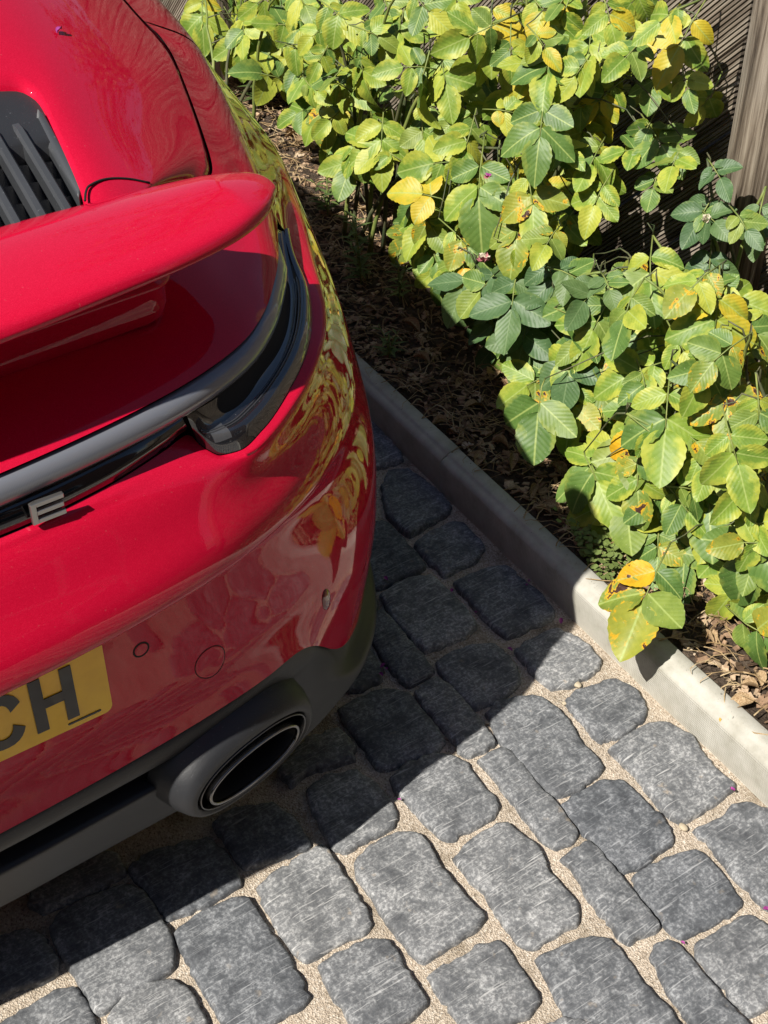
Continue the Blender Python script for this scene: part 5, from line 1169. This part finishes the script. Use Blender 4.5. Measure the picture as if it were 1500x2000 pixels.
# petals and pebbles
def petal_mesh(seed):
    r = random.Random(seed); v = []
    for i in range(5):
        for j in range(3): t, c = i/4, j-1; v.append((c*.35*math.sin(math.pi*(.1+.8*t)), t, .3*c*c+.25*math.sin(3*t+seed)))
    me = mesh('petal', v, [(i*3+a, i*3+a+1, (i+1)*3+a+1, (i+1)*3+a) for i in range(4) for a in range(2)]); me.materials.append(M_MAG); me.polygons.foreach_set('use_smooth', np.ones(len(me.polygons), bool)); return me
PM = [petal_mesh(i) for i in range(3)]
PET = ['by the rear corner of the car', 'in the joint beneath the shaded kerb stone', 'left of the cobble that the shadow edge crosses', 'in the litter along the foot of the kerb', 'beside another in the litter along the kerb foot', 'close to where the shadow meets the kerb', 'in the shaded joint near the sunlit corner', 'in the little heap of petals by the bumper, topmost', 'in the middle of the little heap by the bumper', 'lowest in the little heap by the bumper', 'at the shadow edge right of the exhaust', 'in the sunlit sand close to the kerb', 'bright in the sunlit joint near the bottom right', 'at the right edge of the sunlit cobbles']
for k, (u, v) in enumerate([(757, 1135), (883, 1152), (930, 1200), (1032, 1138), (1026, 1145), (1095, 1210), (1000, 1273), (752, 1300), (757, 1310), (748, 1322), (783, 1565), (1432, 1548), (1337, 1846), (1490, 1778)]):
    p = onp(u, v, 2, .003); o = bpy.data.objects.new('petal', PM[k % 3]); COL.objects.link(o); o.location = p+np.array([0, 0, .001]); s = R_.uniform(.006, .010); o.scale = (s, s, s); o.rotation_euler = (R_.uniform(-.2, .2), R_.uniform(-.2, .2), R_.uniform(0, 6.28))
    tag(o, 'magenta petal '+PET[k], 'petal', 'petals on the cobbles')
p = on_deck(122, 64); o = bpy.data.objects.new('petal', PM[1]); COL.objects.link(o); o.location = p+np.array([0, 0, .002]); o.scale = (.011,)*3; o.rotation_euler = (.3, .3, 2.2); tag(o, 'pale pink petal lying on the red engine lid', 'petal')
M_PEB = m_simple('cream_pebble', (.45, .38, .27), .7, var=.3)
def peb(seed):
    bm = bmesh.new(); bmesh.ops.create_icosphere(bm, subdivisions=2, radius=1)
    for w in bm.verts: w.co *= 1+.25*mnoise.noise(w.co*1.3+Vector((seed, 0, 0))); w.co.z *= .55
    return from_bm('pebble', bm)
PB_ = [peb(i*3.1) for i in range(3)]
for k, (u, v, s, lb) in enumerate([(1335, 1617, .006, 'cream pebble in the joint between two large sunlit cobbles'), (952, 1412, .004, 'grey pebble at the edge of the car shadow'), (802, 1358, .004, 'small pebble in the shaded joint right of the exhaust'), (1127, 1338, .006, 'buff bark chip beside the small cobble at the kerb'), (1103, 1374, .004, 'dark brown crumb left of the small cobble at the kerb')]):
    p = onp(u, v, 2, -.003); o = link('pebble', PB_[k % 3], None, M_PEB); o.location = p+np.array([0, 0, s*.3]); o.scale = (s, s*1.3, s); o.rotation_euler = (0, 0, k*1.1); tag(o, lb, 'pebble')
o = link('pebble', PB_[0], None, M_PINK); p = onp(1122, 882, 2, .085); o.location = p; o.scale = (.016, .02, .016); tag(o, 'pinkish stone on the soil under the lower rose bush', 'stone')

# ------------------------------------------------------------------ tree beyond the fence (seen mirrored in the paint)
M_BARK = m_simple('tree_bark', (.10, .075, .055), .9, grain=.6, gscale=60, var=.3); M_CROWN = m_simple('tree_crown_leaf', (.06, .11, .025), .55, var=.35)
def make_tree(loc, label, h0, h1, spread, nl, leafn):
    tree = empty('garden_tree', loc); tag(tree, label, 'tree', 'trees beyond the fence')
    link('trunk', tube_mesh('trunk', [(0, 0, -.05), (.05, .02, h1*.3), (-.02, .05, h1*.6), (.04, 0, h1)], [.12, .09, .06, .02], 12), tree, M_BARK); tips = []
    for k in range(nl):
        a = k*2.4; h = h0+(h1-h0)*(k+.5)/nl; L = spread*R_.uniform(.5, 1.1)*(1-.45*(k/nl)); b0_ = np.array([0, 0, h]); e_ = b0_+np.array([math.cos(a)*L, math.sin(a)*L, R_.uniform(.1, .5)]); t = np.linspace(0, 1, 6)[:, None]
        link('limb', tube_mesh('limb', b0_+(e_-b0_)*t+np.array([0, 0, .12])*np.sin(t*math.pi), np.linspace(.025, .006, 6), 6), tree, M_BARK); tips += [b0_+(e_-b0_)*q for q in (.4, .6, .8, 1.0, 1.1)]
    gv, gf = [], []
    for tp_ in tips:
        for k in range(leafn):
            p = tp_+rng.normal(0, .12, 3); d = unit(rng.normal(0, 1, 3)); n = unit(np.cross(d, rng.normal(0, 1, 3))); s = R_.uniform(.025, .05); b0_ = len(gv)
            gv += [p-d*s, p+n*s*.45, p+d*s, p-n*s*.45]; gf.append((b0_, b0_+1, b0_+2, b0_+3))
    tag(link('crown', mesh('crown', gv, gf), tree, M_CROWN, smooth=False), kind='stuff')
make_tree((3.15, 5.0, 0), 'tall leafy tree beyond the fence, mirrored in the wing', 2.9, 5.0, 1.0, 20, 26)
make_tree((3.9, 3.2, 0), 'small tree just beyond the fence, mirrored in the engine lid', 1.3, 2.5, .7, 16, 26)
make_tree((5.4, 4.6, 0), 'second small tree farther behind the fence', 1.5, 3.0, .8, 16, 26)
# ------------------------------------------------------------------ added out of view to block part of the sky light: a house behind, a hedge on the left
house = empty('added_house', (-1.5, -4.2, 0)); tag(house, 'brick house added out of view behind the driveway to block sky light', 'house')
M_BRK, ntb, bb = mat('house_brick'); brk = N(ntb, 'ShaderNodeTexBrick'); brk.inputs['Scale'].default_value = 4.4; brk.inputs['Color1'].default_value = (.20, .075, .045, 1); brk.inputs['Color2'].default_value = (.28, .12, .07, 1); brk.inputs['Mortar'].default_value = (.35, .31, .26, 1); brk.inputs['Mortar Size'].default_value = .012
mpb = N(ntb, 'ShaderNodeMapping'); mpb.inputs['Rotation'].default_value = (math.pi/2, 0, 0); tcb = N(ntb, 'ShaderNodeTexCoord'); ntb.links.new(tcb.outputs['Object'], mpb.inputs[0]); ntb.links.new(mpb.outputs[0], brk.inputs['Vector']); ntb.links.new(brk.outputs[0], bb.inputs['Base Color'])
bm = bmesh.new(); box(bm, (0, -2, 2.7), (11, 4, 5.4)); link('wall', from_bm('wall', bm), house, M_BRK, smooth=False)
link('roof', mesh('roof', [(-5.8, .3, 5.38), (5.8, .3, 5.38), (5.8, -2, 7.4), (-5.8, -2, 7.4), (-5.8, -4.3, 5.38), (5.8, -4.3, 5.38)], [(0, 1, 2, 3), (3, 2, 5, 4)]), house, m_simple('roof_tile', (.09, .05, .04), .8), smooth=False)
M_FRAME = m_simple('white_window_frame', (.7, .7, .68), .4)
for x, z, w, h in ((-3.6, 1.5, 1.4, 1.2), (-.6, 1.5, 1.4, 1.2), (3.4, 1.5, 1.4, 1.2), (-3.6, 4.0, 1.4, 1.1), (0, 4.0, 1.4, 1.1), (3.4, 4.0, 1.4, 1.1)):
    bm = bmesh.new(); box(bm, (x, .03, z), (w, .08, h)); f_ = link('window', from_bm('window', bm), house, M_FRAME, smooth=False)
    bm = bmesh.new(); box(bm, (x-w/4, .06, z), (w/2-.1, .05, h-.12)); box(bm, (x+w/4, .06, z), (w/2-.1, .05, h-.12)); link('pane', from_bm('pane', bm), f_, M_GLASS, smooth=False)
bm = bmesh.new(); box(bm, (1.5, .03, 1.03), (.95, .08, 2.06)); link('door', from_bm('door', bm), house, m_simple('door_paint', (.03, .05, .06), .4), smooth=False)
hg = []  # unseen hedge, added to cut the low sky light from the left
for a in np.linspace(0, 1, 60):
    y = -3.5+a*9; hg.append([(-4.6+sx+.12*nz(y*3, zz_*3+sx, 1.3, 7), y, zz_+.1*nz(y*2+sx, zz_, 1.7, 4)) for sx, zz_ in ((.45, 0), (.48, .6), (.5, 1.2), (.48, 1.8), (.4, 2.4), (.2, 2.65), (-.2, 2.65), (-.45, 2.3), (-.5, 1.2), (-.45, 0))])
hedge = link('added_hedge', gridmesh('added_hedge', np.array(hg)), None, m_simple('hedge_green', (.035, .06, .018), .7, grain=1.0, gscale=35, var=.5)); tag(hedge, 'tall dark green hedge added out of view on the far left to block sky light', 'hedge')
